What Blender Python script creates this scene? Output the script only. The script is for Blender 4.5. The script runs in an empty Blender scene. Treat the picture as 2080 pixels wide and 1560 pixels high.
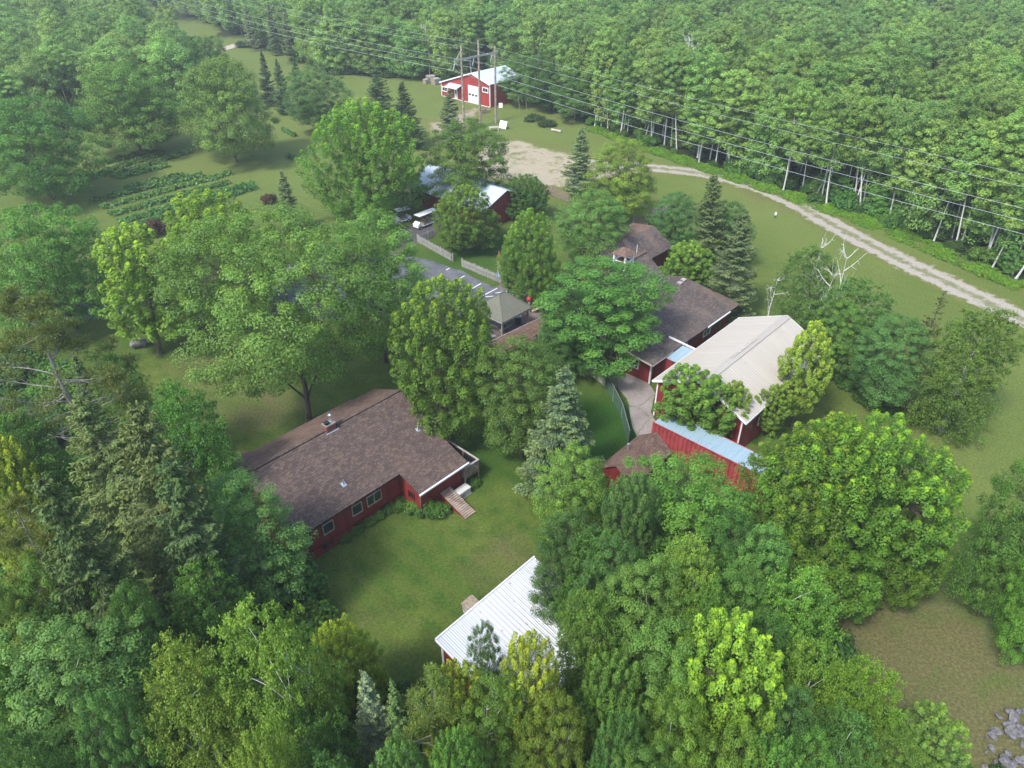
import bpy, math, random
import numpy as np
from mathutils import Vector, Matrix
rad = math.radians
# ------------------------------------------------------------------ camera, world, sun, exposure
SC = bpy.context.scene
COL = SC.collection
cam_d = bpy.data.cameras.new("camera"); cam = bpy.data.objects.new("camera", cam_d); COL.objects.link(cam)
cam_d.sensor_width = 36.0; cam_d.lens = 36.0 * 1492.0 / 2080.0
cam_d.clip_start = 0.5; cam_d.clip_end = 6000
cam.location = (0, 0, 40); cam.rotation_euler = (rad(90 - 34.5), 0, 0)
SC.camera = cam
SUN_EL, SUN_AZ = rad(52), rad(222)      # azimuth clockwise from +Y: light comes from behind the camera, on its left
w = bpy.data.worlds.new("World"); SC.world = w; w.use_nodes = True
wt = w.node_tree; wt.nodes.clear()
sky = wt.nodes.new("ShaderNodeTexSky"); sky.sky_type = 'NISHITA'; sky.sun_disc = False
sky.sun_elevation = SUN_EL; sky.sun_rotation = SUN_AZ; sky.air_density = 1.0; sky.dust_density = 1.5; sky.ozone_density = 1.0
bg = wt.nodes.new("ShaderNodeBackground"); bg.inputs[1].default_value = 0.13
wo = wt.nodes.new("ShaderNodeOutputWorld")
wt.links.new(sky.outputs[0], bg.inputs[0]); wt.links.new(bg.outputs[0], wo.inputs[0])
sd = bpy.data.lights.new("sun", 'SUN'); sd.energy = 1.5; sd.angle = rad(10); sd.color = (1.0, 0.985, 0.955)
sun = bpy.data.objects.new("sun", sd); COL.objects.link(sun)
sv = Vector((math.sin(SUN_AZ) * math.cos(SUN_EL), math.cos(SUN_AZ) * math.cos(SUN_EL), math.sin(SUN_EL)))
sun.rotation_euler = sv.to_track_quat('Z', 'Y').to_euler(); sun.location = sv * 300
SC.view_settings.view_transform = 'Standard'; SC.view_settings.look = 'None'
SC.view_settings.exposure = 1.45; SC.view_settings.gamma = 1.0; SC.view_settings.use_curve_mapping = False
cy = SC.cycles
cy.max_bounces = 6; cy.diffuse_bounces = 2; cy.glossy_bounces = 2; cy.transmission_bounces = 4; cy.volume_bounces = 0
cy.transparent_max_bounces = 4; cy.caustics_reflective = False; cy.caustics_refractive = False
cy.use_denoising = True; cy.denoiser = 'OPENIMAGEDENOISE'; cy.denoising_prefilter = 'NONE'; cy.sample_clamp_indirect = 4.0

# ------------------------------------------------------------------ picture <-> world measuring
F, PT, HC = 1492.0, rad(34.5), 40.0
def P(x, y, z=0.0):
    u = (x - 1040) / F; v = (780 - y) / F
    fw = math.cos(PT) + v * math.sin(PT); up = v * math.cos(PT) - math.sin(PT)
    t = (z - HC) / up
    return (u * t, fw * t, z)
def QY(X, Y, Z):
    dz = Z - HC
    cz = Y * math.cos(PT) - dz * math.sin(PT); c = Y * math.sin(PT) + dz * math.cos(PT)
    return 780 - F * c / cz
def top_at(tx, ty, by, rpx, mid=1.0):
    """a tree's base, height and crown radius from the row of its foot and its top"""
    Y = P(1040, by)[1]; lo, hi = 0.0, 39.0
    for _ in range(50):
        m = (lo + hi) / 2
        if QY(0, Y, m) > ty: lo = m
        else: hi = m
    dz = lo * .6 - HC; cz = Y * math.cos(PT) - dz * math.sin(PT)
    return P(tx, QY(0, Y, lo * mid), lo * mid)[0], Y, lo, rpx * cz / F

# ------------------------------------------------------------------ object helpers
def tag(o, label=None, cat=None, group=None, kind=None):
    if label: o["label"] = label
    if cat: o["category"] = cat
    if group: o["group"] = group
    if kind: o["kind"] = kind
    return o
def empty(name, loc=(0, 0, 0), rz=0.0, label=None, cat=None, group=None):
    o = bpy.data.objects.new(name, None); COL.objects.link(o)
    o.location = loc; o.rotation_euler = (0, 0, rz); o.empty_display_size = .3
    return tag(o, label, cat, group)
class MB:
    def __init__(s): s.v = []; s.f = []; s.sm = []
    def add(s, vs, fs, smooth=False):
        b = len(s.v); s.v += [tuple(map(float, q)) for q in vs]
        for f in fs: s.f.append([b + i for i in f]); s.sm.append(smooth)
        return s
    def box(s, x0, x1, y0, y1, z0, z1):
        return s.add([(x0,y0,z0),(x1,y0,z0),(x1,y1,z0),(x0,y1,z0),(x0,y0,z1),(x1,y0,z1),(x1,y1,z1),(x0,y1,z1)],
                     [(0,3,2,1),(4,5,6,7),(0,1,5,4),(1,2,6,5),(2,3,7,6),(3,0,4,7)])
    def prism(s, pts, d):
        """planar polygon pts extruded by the vector d"""
        n = len(pts); d = Vector(d); q = [tuple(Vector(p) + d) for p in pts]
        fs = [tuple(range(n)), tuple(range(2 * n - 1, n - 1, -1))]
        fs += [(i, n + i, n + (i + 1) % n, (i + 1) % n) for i in range(n)]
        return s.add(list(pts) + q, fs)
    def slab(s, pts, t):
        """roof slab: top outline pts, thickness t downwards"""
        return s.prism(pts, (0, 0, -t))
    def tube(s, path, radii, n=8, cap=True, smooth=True):
        path = [Vector(p) for p in path]; vs = []; fs = []
        if not hasattr(radii, '__len__'): radii = [radii] * len(path)
        for i, p in enumerate(path):
            a = path[max(0, i - 1)]; b = path[min(len(path) - 1, i + 1)]
            d = (b - a).normalized() if (b - a).length > 1e-6 else Vector((0, 0, 1))
            u = d.orthogonal().normalized() if abs(d.z) < .99 else Vector((1, 0, 0))
            u = (u - d * u.dot(d)).normalized(); v = d.cross(u)
            for k in range(n):
                a_ = 2 * math.pi * k / n
                vs.append(p + (u * math.cos(a_) + v * math.sin(a_)) * radii[i])
        for i in range(len(path) - 1):
            for k in range(n):
                fs.append((i*n+k, i*n+(k+1)%n, (i+1)*n+(k+1)%n, (i+1)*n+k))
        s.add(vs, fs, smooth)
        if cap:
            m = len(path) - 1
            s.add(vs[:n], [tuple(range(n - 1, -1, -1))]); s.add(vs[m*n:], [tuple(range(n))])
        return s
    def bar(s, a, b, w, h):
        """rectangular bar between two points, w wide (horizontal) and h high"""
        a = Vector(a); b = Vector(b); d = (b - a).normalized()
        side = Vector((-d.y, d.x, 0)); side = side.normalized() if side.length > 1e-4 else Vector((1, 0, 0))
        up = side.cross(d) * -1 if abs(d.z) < .99 else Vector((0, 1, 0))
        if abs(d.z) >= .99: up = Vector((0, 1, 0)); side = Vector((1, 0, 0))
        o = [side*w/2+up*h/2, side*w/2-up*h/2, -side*w/2-up*h/2, -side*w/2+up*h/2]
        return s.add([a+q for q in o] + [b+q for q in o], [(0,1,2,3),(7,6,5,4),(0,4,5,1),(1,5,6,2),(2,6,7,3),(3,7,4,0)])
    def build(s, name, mt, parent=None, bevel=0.0, loc=None):
        me = bpy.data.meshes.new(name); me.from_pydata(s.v, [], s.f); me.update()
        import bmesh
        bm = bmesh.new(); bm.from_mesh(me); bmesh.ops.recalc_face_normals(bm, faces=bm.faces)
        if bevel: bmesh.ops.bevel(bm, geom=list(bm.edges), offset=bevel, segments=2, affect='EDGES', clamp_overlap=True)
        bm.to_mesh(me); bm.free()
        if any(s.sm) and not bevel: me.polygons.foreach_set("use_smooth", s.sm)
        me.materials.append(mt)
        o = bpy.data.objects.new(name, me); COL.objects.link(o)
        if parent: o.parent = parent
        if loc: o.location = loc
        return o

# ------------------------------------------------------------------ materials
class NT:
    """small writer for procedural node trees"""
    def __init__(s, name):
        s.m = bpy.data.materials.new(name); s.m.use_nodes = True; s.t = s.m.node_tree; s.t.nodes.clear()
        s.out = s.t.nodes.new("ShaderNodeOutputMaterial")
    def n(s, typ, **kw):
        nd = s.t.nodes.new("ShaderNode" + typ)
        for k, v in kw.items(): setattr(nd, k, v)
        return nd
    def put(s, sock, v):
        if isinstance(v, bpy.types.NodeSocket): s.t.links.new(v, sock)
        elif hasattr(v, '__len__') and len(v) == 3 and sock.type == 'RGBA': sock.default_value = (*v, 1)
        else: sock.default_value = v
    def obj(s): return s.n("TexCoord").outputs["Object"]
    def math(s, op, a, b=0.0, c=0.0, clamp=False):
        nd = s.n("Math", operation=op, use_clamp=clamp)
        for i, q in enumerate((a, b, c)): s.put(nd.inputs[i], q)
        return nd.outputs[0]
    def noise(s, vec, scale, detail=4, rough=.6, dist=0.0):
        nd = s.n("TexNoise"); s.put(nd.inputs["Vector"], vec)
        nd.inputs["Scale"].default_value = scale; nd.inputs["Detail"].default_value = detail
        nd.inputs["Roughness"].default_value = rough; nd.inputs["Distortion"].default_value = dist
        return nd.outputs["Fac"]
    def scale(s, vec, sc):
        nd = s.n("VectorMath", operation='MULTIPLY'); s.put(nd.inputs[0], vec); nd.inputs[1].default_value = sc
        return nd.outputs[0]
    def sep(s, vec):
        nd = s.n("SeparateXYZ"); s.put(nd.inputs[0], vec); return nd.outputs
    def ramp(s, f, *stops):
        nd = s.n("ValToRGB"); s.put(nd.inputs[0], f); e = nd.color_ramp.elements
        while len(e) < len(stops): e.new(.5)
        for q, (p, c) in zip(e, stops):
            q.position = p; q.color = (*c, 1) if hasattr(c, '__len__') else (c, c, c, 1)
        return nd.outputs[0]
    def mix(s, f, a, b, mode='MIX'):
        nd = s.n("Mix", data_type='RGBA', blend_type=mode); s.put(nd.inputs[0], f); s.put(nd.inputs[6], a); s.put(nd.inputs[7], b)
        return nd.outputs[2]
    def sstep(s, v, a, b):
        nd = s.n("MapRange", interpolation_type='SMOOTHSTEP'); s.put(nd.inputs[0], v); nd.inputs[1].default_value = a; nd.inputs[2].default_value = b
        return nd.outputs[0]
    def attr(s, name, kind='GEOMETRY'):
        return s.n("Attribute", attribute_name=name, attribute_type=kind).outputs
    def bump(s, h, strength=.3, dist=.05):
        nd = s.n("Bump"); s.put(nd.inputs["Height"], h); nd.inputs["Strength"].default_value = strength; nd.inputs["Distance"].default_value = dist
        return nd.outputs[0]
    def done(s, col, rough=.8, metal=0.0, normal=None, spec=.5):
        b = s.n("BsdfPrincipled"); s.put(b.inputs["Base Color"], col); s.put(b.inputs["Roughness"], rough)
        b.inputs["Metallic"].default_value = metal; b.inputs["Specular IOR Level"].default_value = spec
        if normal is not None: s.put(b.inputs["Normal"], normal)
        s.t.links.new(b.outputs[0], s.out.inputs[0]); return s.m

def plain(name, c, rough=.7, metal=0.0, var=.25, sc=3.0, spec=.4):
    t = NT(name); v = t.obj(); n = t.noise(v, sc, 5)
    return t.done(t.mix(t.sstep(n, .3, .7), tuple(q * (1 - var) for q in c), tuple(q * (1 + var) for q in c)), rough, metal, t.bump(t.noise(v, sc * 6, 3), .15, .02), spec)
def siding(name, c, pitch=.2):
    """painted wood siding with vertical grooves and weather streaks"""
    t = NT(name); v = t.obj(); x, y, z = t.sep(v)
    g = t.math('FRACT', t.math('DIVIDE', t.math('ADD', x, y), pitch))
    gl = t.math('LESS_THAN', g, .1)
    st = t.noise(t.scale(v, (2.0, 2.0, .25)), 1.5, 5)
    col = t.mix(t.sstep(st, .25, .75), tuple(q * .72 for q in c), tuple(q * 1.2 for q in c))
    col = t.mix(t.math('MULTIPLY', t.sstep(t.noise(v, 5, 4), .6, .8), .35), col, (c[0]*1.2, c[0]*.35, c[0]*.28))
    col = t.mix(t.math('MULTIPLY', gl, .6), col, tuple(q * .35 for q in c))
    return t.done(col, .65, 0, t.bump(t.math('SUBTRACT', 1.0, gl), .5, .02), .3)
def shingle(name, c, worn, wamt, axis=0, rows=.17):
    """asphalt shingles: rows across the slope, mottled tabs, worn pale streaks running down the slope"""
    t = NT(name); v = t.obj(); x, y, z = t.sep(v)
    cb = t.n("CombineXYZ"); t.put(cb.inputs[0], x if axis == 0 else y); t.put(cb.inputs[1], y if axis == 0 else x)
    br = t.n("TexBrick", offset=.5); t.put(br.inputs["Vector"], cb.outputs[0])
    br.inputs["Color1"].default_value = (1, 1, 1, 1); br.inputs["Color2"].default_value = (.45, .45, .45, 1); br.inputs["Mortar"].default_value = (.12, .12, .12, 1)
    br.inputs["Scale"].default_value = 1.0; br.inputs["Brick Width"].default_value = .42; br.inputs["Row Height"].default_value = rows; br.inputs["Mortar Size"].default_value = .012
    br.inputs["Bias"].default_value = -.2
    m = t.mix(.75, c, br.outputs["Color"], 'MULTIPLY')
    cell = t.n("TexVoronoi", feature='F1'); t.put(cell.inputs["Vector"], t.scale(cb.outputs[0], (4.5, 6.5, 1))); cell.inputs["Scale"].default_value = 1.0
    m = t.mix(t.math('MULTIPLY', t.sstep(t.sep(cell.outputs["Color"])[0], .62, .95), .4), m, tuple(q * 1.1 for q in worn))
    sv_ = (.55, .10, .3) if axis == 0 else (.10, .55, .3)
    st = t.noise(t.scale(v, sv_), 1.0, 3, .5)
    big = t.noise(v, .22, 2)
    m = t.mix(t.math('MULTIPLY', t.sstep(t.math('ADD', t.math('MULTIPLY', st, .7), t.math('MULTIPLY', big, .4)), .52, .82), wamt), m, worn)
    return t.done(m, .92, 0, t.bump(br.outputs["Color"], .35, .02), .2)
def rib_metal(name, c, rough, dirt, damt, metal=0.0, axis=1, pitch=.3, spots=None):
    """painted ribbed sheet metal with screws lines, streaks and stains"""
    t = NT(name); v = t.obj(); x, y, z = t.sep(v)
    a = x if axis == 1 else y
    seam = t.math('LESS_THAN', t.math('FRACT', t.math('DIVIDE', a, pitch * 3)), .03)
    st = t.noise(t.scale(v, (3.0, .2, 1) if axis == 1 else (.2, 3.0, 1)), 1.0, 5, .7)
    m = t.mix(t.math('MULTIPLY', t.sstep(st, .45, .75), damt), c, dirt)
    m = t.mix(t.math('MULTIPLY', t.sstep(t.noise(v, 1.2, 5), .6, .72), damt * .7), m, tuple(q * .7 for q in dirt))
    m = t.mix(t.math('MULTIPLY', seam, .35), m, tuple(q * .5 for q in dirt))
    if spots:
        vo = t.n("TexVoronoi", feature='F1'); t.put(vo.inputs["Vector"], t.scale(v, (2.2, 1.1, .01) if axis == 1 else (1.1, 2.2, .01))); vo.inputs["Scale"].default_value = 1.0
        k_ = t.math('MULTIPLY', t.math('LESS_THAN', vo.outputs["Distance"], .11), t.math('GREATER_THAN', t.sep(vo.outputs["Color"])[0], .45))
        m = t.mix(t.math('MULTIPLY', k_, .75), m, spots)
    w_ = t.math('SINE', t.math('MULTIPLY', a, 2 * math.pi / pitch))
    return t.done(m, rough, metal, t.bump(t.math('POWER', t.math('ABSOLUTE', w_), 8.0), .6, .03), .5)

M = {}
M['red'] = siding('red_siding', (.235, .032, .027))
M['red_bright'] = siding('barn_red_metal', (.36, .045, .035), .23)
M['red_dark'] = siding('dark_red_siding', (.17, .018, .016))
M['white'] = plain('white_trim', (.78, .78, .77), .5, var=.08)
M['cream'] = plain('weathered_trim', (.45, .40, .33), .7)
M['shingle_house'] = shingle('brown_shingles', (.128, .092, .079), (.21, .14, .096), .6)
M['shingle_lodge'] = shingle('dark_brown_shingles', (.125, .10, .09), (.22, .16, .115), .5)
M['shingle_red'] = shingle('reddish_shingles', (.19, .115, .085), (.27, .18, .125), .5, rows=.14)
M['shingle_rear'] = shingle('faded_brown_shingles', (.16, .105, .085), (.25, .165, .115), .6)
M['tan_roof'] = rib_metal('tan_ribbed_metal', (.45, .405, .34), .5, (.50, .43, .34), .6)
M['white_roof'] = rib_metal('white_ribbed_metal', (.54, .56, .585), .4, (.5, .42, .34), .3, spots=(.25, .16, .10))
M['blue_roof'] = rib_metal('pale_blue_metal', (.31, .43, .49), .45, (.42, .49, .52), .6, axis=0, spots=(.16, .12, .1))
M['grey_roof'] = rib_metal('galvanised_metal', (.55, .62, .68), .35, (.38, .42, .46), .5, .0)
M['olive_roof'] = rib_metal('olive_metal_panels', (.165, .165, .115), .5, (.22, .21, .16), .5)
M['contain'] = plain('red_container_paint', (.36, .065, .065), .55, var=.22, sc=1.2)
M['glass'] = plain('dark_window_glass', (.018, .024, .024), .08, var=.2, spec=.8)
M['wood'] = plain('weathered_wood', (.30, .235, .17), .85, var=.3, sc=4)
M['wood_grey'] = plain('grey_wood', (.37, .345, .315), .85, var=.3, sc=4)
M['pole'] = plain('pole_wood', (.33, .255, .20), .9, var=.35, sc=2)
M['brick'] = plain('chimney_brick', (.24, .075, .06), .85, var=.3, sc=8)
M['concrete'] = plain('concrete', (.25, .225, .2), .9, var=.2)
M['steel'] = plain('galvanised_steel', (.55, .57, .58), .35, .7, var=.1)
M['black'] = plain('black_plastic', (.022, .022, .024), .6)
M['beige'] = plain('beige_enclosure', (.60, .60, .56), .5, var=.06)
M['green_mesh'] = plain('green_privacy_mesh', (.07, .14, .085), .9, var=.2, sc=2)
M['stone'] = plain('grey_stone', (.155, .145, .145), .9, var=.45, sc=2.2)
M['cyan'] = plain('blue_sign_paint', (.06, .22, .5), .5, var=.05)
M['flag_red'] = plain('red_flag_cloth', (.5, .05, .04), .8)
M['flag_brown'] = plain('rust_flag_cloth', (.30, .12, .05), .8)
M['hat_red'] = plain('red_paint', (.55, .04, .035), .5)
M['wire'] = plain('aluminium_wire', (.55, .57, .57), .5, .2, var=.05)

# ------------------------------------------------------------------ ground
def seg_dist(X, Y, pts):
    d = np.full(X.shape, 1e9)
    for (x0, y0), (x1, y1) in zip(pts[:-1], pts[1:]):
        dx, dy = x1 - x0, y1 - y0; t = np.clip(((X - x0) * dx + (Y - y0) * dy) / (dx*dx + dy*dy + 1e-9), 0, 1)
        d = np.minimum(d, np.hypot(X - x0 - t * dx, Y - y0 - t * dy))
    return d
def inside(X, Y, poly):
    c = np.zeros(X.shape, bool); n = len(poly)
    for i in range(n):
        (x0, y0), (x1, y1) = poly[i], poly[(i + 1) % n]
        if y0 == y1: continue
        c ^= ((y0 > Y) != (y1 > Y)) & (X < (x1 - x0) * (Y - y0) / (y1 - y0) + x0)
    return c
def gp(*px): return [P(x, y)[:2] for x, y in px]
# edge of the wood beyond the track, and the clearing of the power line
EDGE = [(-45, 194), (-21, 188), (4, 182), (9, 160), (16, 147), (30.4, 126), (43, 109.5), (52, 97), (61.5, 79), (76, 56), (110, 10)]
WOOD_NE = EDGE + [(420, 10), (420, 480), (-330, 480), (-175, 350), (-112, 286), (-92, 258)]
WOOD_NW = [(-66, 150), (-70, 172), (-82, 200), (-105, 225), (-135, 262), (-200, 345), (-330, 480), (-420, 480), (-420, 120), (-160, 118), (-105, 140)]
WOOD_S = gp((0, 700), (120, 760), (300, 830), (420, 960), (480, 1120), (620, 1180), (640, 1300), (760, 1400), (900, 1360), (1000, 1400), (1110, 1270), (1130, 1090), (1250, 960), (1400, 960), (1500, 1080), (1640, 1200), (1690, 1380), (1850, 1480), (1950, 1560)) + [(40, 12), (-50, 8), (-70, 40)]
TRACK = [P(1180, 330)[:2]] + [(19.5, 123.5), (26.3, 121.6), (33.3, 118.6), (38.5, 113.5), (42.1, 107.2), (45.8, 95.5), (50.1, 84.4), (54.6, 74.6), (61, 62), (72, 42)]

def lawn(t, v):
    n1 = t.noise(v, .09, 5, .6); n2 = t.noise(v, .55, 5, .65); n3 = t.noise(v, 5, 5, .75); n4 = t.noise(v, 16, 3, .7)
    c = t.mix(t.sstep(n1, .35, .65), (.070, .122, .018), (.126, .166, .030))
    c = t.mix(t.sstep(n2, .38, .68), c, (.055, .104, .015))
    x, y, z = t.sep(v)
    mow = t.math('SINE', t.math('MULTIPLY', t.math('ADD', t.math('MULTIPLY', x, .68), t.math('MULTIPLY', y, .73)), 3.6))
    c = t.mix(t.math('MULTIPLY', t.sstep(mow, -.6, .6), .3), c, (.12, .135, .03))
    return c, n2, n3, n4
def grain(t, c, n3, n4):
    c = t.mix(.8, c, t.ramp(n3, (.25, .4), (.5, .95), (.75, 1.7)), 'MULTIPLY')
    return t.mix(.7, c, t.ramp(n4, (.3, .55), (.5, 1.0), (.7, 1.45)), 'MULTIPLY')
def ground():
    xs = np.concatenate([[-2500, -900, -420, -260, -180], np.arange(-130, 130, 1.0), [130, 180, 260, 420, 900, 2500]])
    ys = np.concatenate([[-900, -200, -40], np.arange(2, 200, 1.0), [200, 215, 235, 260, 300, 350, 420, 600, 1200, 2800]])
    X, Y = np.meshgrid(xs, ys); nx, ny = len(xs), len(ys)
    co = np.stack([X, Y, np.zeros_like(X)], -1).reshape(-1, 3)
    idx = np.arange(nx * ny).reshape(ny, nx)
    q = np.stack([idx[:-1, :-1], idx[:-1, 1:], idx[1:, 1:], idx[1:, :-1]], -1).reshape(-1, 4)
    me = quads("ground", co, q)
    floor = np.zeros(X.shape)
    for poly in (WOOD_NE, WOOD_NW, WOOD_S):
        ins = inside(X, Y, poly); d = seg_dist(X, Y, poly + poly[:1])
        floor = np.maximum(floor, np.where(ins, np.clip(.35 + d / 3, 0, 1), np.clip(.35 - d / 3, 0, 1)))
    dry = np.zeros(X.shape)
    for px, py, r, a in ((1880, 1340, 5.0, .8), (1800, 1250, 4, .45), (1950, 1450, 4, .75), (1900, 950, 4, .45), (1760, 880, 4, .35), (2030, 800, 5, .35), (1000, 1150, 2.2, .5), (740, 1280, 2, .5), (1040, 1120, 2, .4), (450, 800, 5, .5),
                         (560, 830, 3, .6), (390, 730, 3, .5), (820, 1060, 1.6, .3), (480, 320, 6, .3), (1600, 420, 6, .25), (1500, 390, 5, .3), (900, 640, 3, .2), (1100, 330, 9, .4), (870, 250, 5, .5)):
        x0, y0, _ = P(px, py); dry += a * np.exp(-((X - x0)**2 + (Y - y0)**2) / (2 * r * r))
    dry += .5 * np.exp(-(seg_dist(X, Y, TRACK) / 4.0)**2)
    lush = np.zeros(X.shape)
    for px, py, r, a in ((950, 510, 6, 1.), (1230, 850, 3, 1.), (1190, 900, 3, 1.), (900, 930, 3, .5), (1000, 900, 4, .5)):
        x0, y0, _ = P(px, py); lush += a * np.exp(-((X - x0)**2 + (Y - y0)**2) / (2 * r * r))
    pale = np.clip((Y - 82) / 40, 0, 1) * .8 + .6 * np.clip((X - 26) / 12, 0, 1) * (Y > 40); pale = np.clip(pale, 0, 1)  # lighter lawn colour; the far part paints in open-sky brightness and haze
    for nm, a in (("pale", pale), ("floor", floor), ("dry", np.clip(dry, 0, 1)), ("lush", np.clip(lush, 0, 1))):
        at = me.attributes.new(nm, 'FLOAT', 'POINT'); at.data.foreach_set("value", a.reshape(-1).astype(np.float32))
    t = NT("lawn_grass"); v = t.obj()
    c, n2, n3, n4 = lawn(t, v)
    c = t.mix(t.attr("lush")[2], c, (.032, .090, .010))
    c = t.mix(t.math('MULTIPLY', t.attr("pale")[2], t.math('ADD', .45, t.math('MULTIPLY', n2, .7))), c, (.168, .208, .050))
    nb = t.noise(v, .28, 6, .7)
    dd = t.math('MULTIPLY', t.attr("dry")[2], t.math('ADD', -.55, t.math('ADD', t.math('MULTIPLY', nb, 2.2), t.math('MULTIPLY', n2, .9))), clamp=True)
    c = t.mix(t.sstep(dd, .2, 1.3), c, t.mix(n3, (.105, .098, .034), (.20, .165, .08)))
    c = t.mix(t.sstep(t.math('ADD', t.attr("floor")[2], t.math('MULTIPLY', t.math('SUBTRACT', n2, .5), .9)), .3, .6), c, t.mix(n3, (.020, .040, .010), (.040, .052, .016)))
    c = grain(t, c, n3, n4)
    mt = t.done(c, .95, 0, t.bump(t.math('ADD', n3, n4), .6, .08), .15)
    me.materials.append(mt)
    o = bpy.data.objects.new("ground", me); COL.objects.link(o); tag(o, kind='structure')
def quads(name, co, q):
    me = bpy.data.meshes.new(name); co = np.asarray(co, np.float32); q = np.asarray(q, np.int32); k = q.shape[1]
    me.vertices.add(len(co)); me.vertices.foreach_set("co", co.reshape(-1))
    me.loops.add(q.size); me.loops.foreach_set("vertex_index", q.reshape(-1))
    me.polygons.add(len(q)); me.polygons.foreach_set("loop_start", np.arange(0, q.size, k, dtype=np.int32))
    me.update(calc_edges=True); return me
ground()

def ragged(name, pts, mt, z, jit=.3, step=.6, seed=1, label=None):
    """a sheet with an uneven outline laid just above the ground"""
    rng = np.random.default_rng(seed); out = []
    for (x0, y0), (x1, y1) in zip(pts, pts[1:] + pts[:1]):
        n = max(1, int(math.hypot(x1 - x0, y1 - y0) / step))
        for i in range(n):
            j = rng.normal(0, jit, 2) * (0 if jit == 0 else 1)
            out.append((x0 + (x1 - x0) * i / n + j[0], y0 + (y1 - y0) * i / n + j[1], z))
    o = MB().add(out, [tuple(range(len(out)))]).build(name, mt)
    return tag(o, kind='structure')
def ribbon(name, pts, half, z, mt, seed=3, jit=.25):
    rng = np.random.default_rng(seed); pts = np.array(pts, float)
    d = np.r_[0, np.cumsum(np.hypot(*np.diff(pts, axis=0).T))]; s = np.arange(0, d[-1], .7)
    # smooth the polyline
    cx = np.interp(s, d, pts[:, 0]); cyy = np.interp(s, d, pts[:, 1]); k = np.ones(9) / 9
    cx[4:-4] = np.convolve(cx, k, 'valid'); cyy[4:-4] = np.convolve(cyy, k, 'valid')
    tx, ty = np.gradient(cx), np.gradient(cyy); L = np.hypot(tx, ty); nx, ny = -ty / L, tx / L
    us = np.linspace(-1, 1, 9); co = []; at = []
    for i in range(len(s)):
        for u in us:
            hw = half + (rng.normal(0, jit) if abs(u) == 1 else 0)
            co.append((cx[i] + nx[i] * u * hw, cyy[i] + ny[i] * u * hw, z)); at.append(u)
    idx = np.arange(len(s) * 9).reshape(-1, 9)
    me = quads(name, co, np.stack([idx[:-1, :-1], idx[1:, :-1], idx[1:, 1:], idx[:-1, 1:]], -1).reshape(-1, 4))
    a = me.attributes.new("across", 'FLOAT', 'POINT'); a.data.foreach_set("value", np.array(at, np.float32))
    me.materials.append(mt); o = bpy.data.objects.new(name, me); COL.objects.link(o)
    return tag(o, kind='structure')
def track_mat(name, c1, c2, mid=.5):
    t = NT(name); v = t.obj(); u = t.math('ABSOLUTE', t.attr("across")[2]); g, n2, n3, n4 = lawn(t, v)
    n = t.noise(v, .8, 6, .7); g = grain(t, t.mix(.7, g, (.165, .178, .046)), n3, n4)
    c = t.mix(.6, t.mix(n3, c1, c2), t.ramp(n3, (.3, .65), (.7, 1.3)), 'MULTIPLY')
    m = t.math('SUBTRACT', .32, t.math('ADD', u, t.math('MULTIPLY', t.math('SUBTRACT', n, .5), 1.6)))
    c = t.mix(t.math('MULTIPLY', t.sstep(m, .0, .25), mid), c, g)
    e = t.math('ADD', u, t.math('MULTIPLY', t.math('SUBTRACT', n, .5), 1.3))
    c = t.mix(t.sstep(e, .6, .86), c, g)
    return t.done(c, .95, 0, t.bump(n3, .5, .05), .2)
ribbon("track", TRACK, 2.6, .012, track_mat("gravel_track", (.30, .26, .21), (.46, .41, .35), .75))
far_road = [P(440, 103)[:2], P(475, 93)[:2], P(500, 86)[:2], P(560, 70)[:2]]
ribbon("road", far_road, 2.6, .012, track_mat("sand_road", (.42, .36, .27), (.55, .48, .38), .1), 5)
def patch_mat(name, c1, c2, thr):
    t = NT(name); v = t.obj(); g, n2, n3, n4 = lawn(t, v); g = grain(t, t.mix(.7, g, (.165, .178, .046)), n3, n4)
    n = t.noise(v, .3, 7, .72, .6); m = t.noise(t.scale(v, (.8, 1.9, 1)), 1.6, 6, .75)
    c = t.mix(.6, t.mix(n4, c1, c2), t.ramp(n3, (.3, .7), (.7, 1.3)), 'MULTIPLY')
    f = t.math('ADD', t.math('MULTIPLY', n, .6), t.math('MULTIPLY', m, .5))
    f = t.math('SUBTRACT', f, t.math('MULTIPLY', t.attr("inset")[2], .12))
    c = t.mix(t.sstep(f, thr - .04, thr + .06), c, g)
    return t.done(c, .95, 0, t.bump(n4, .5, .05), .2)
def blended(name, poly, mt, z, step=.7):
    """bare patch whose rim fades into the grass: a fine sheet that knows how far it is inside its outline"""
    xs = [p[0] for p in poly]; ys = [p[1] for p in poly]
    gx = np.arange(min(xs) - 4, max(xs) + 4, step); gy = np.arange(min(ys) - 4, max(ys) + 4, step); X, Y = np.meshgrid(gx, gy)
    d = seg_dist(X, Y, poly + poly[:1]); sd_ = np.where(inside(X, Y, poly), d, -d); ny, nx = X.shape
    idx = np.arange(nx * ny).reshape(ny, nx); q = np.stack([idx[:-1, :-1], idx[:-1, 1:], idx[1:, 1:], idx[1:, :-1]], -1).reshape(-1, 4)
    q = q[(sd_.reshape(-1)[q] > -3).all(1)]
    me = quads(name, np.stack([X, Y, np.full_like(X, z)], -1).reshape(-1, 3), q)
    a = me.attributes.new("inset", 'FLOAT', 'POINT'); a.data.foreach_set("value", np.clip(sd_ * .8, -3, 1.2).reshape(-1).astype(np.float32))
    me.materials.append(mt); o = bpy.data.objects.new(name, me); COL.objects.link(o); return tag(o, kind='structure')
M['dirt'] = patch_mat("bare_dirt_and_straw", (.30, .245, .16), (.46, .39, .28), .44)
M['dirt2'] = patch_mat("worn_earth", (.27, .21, .14), (.40, .33, .24), .48)
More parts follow.
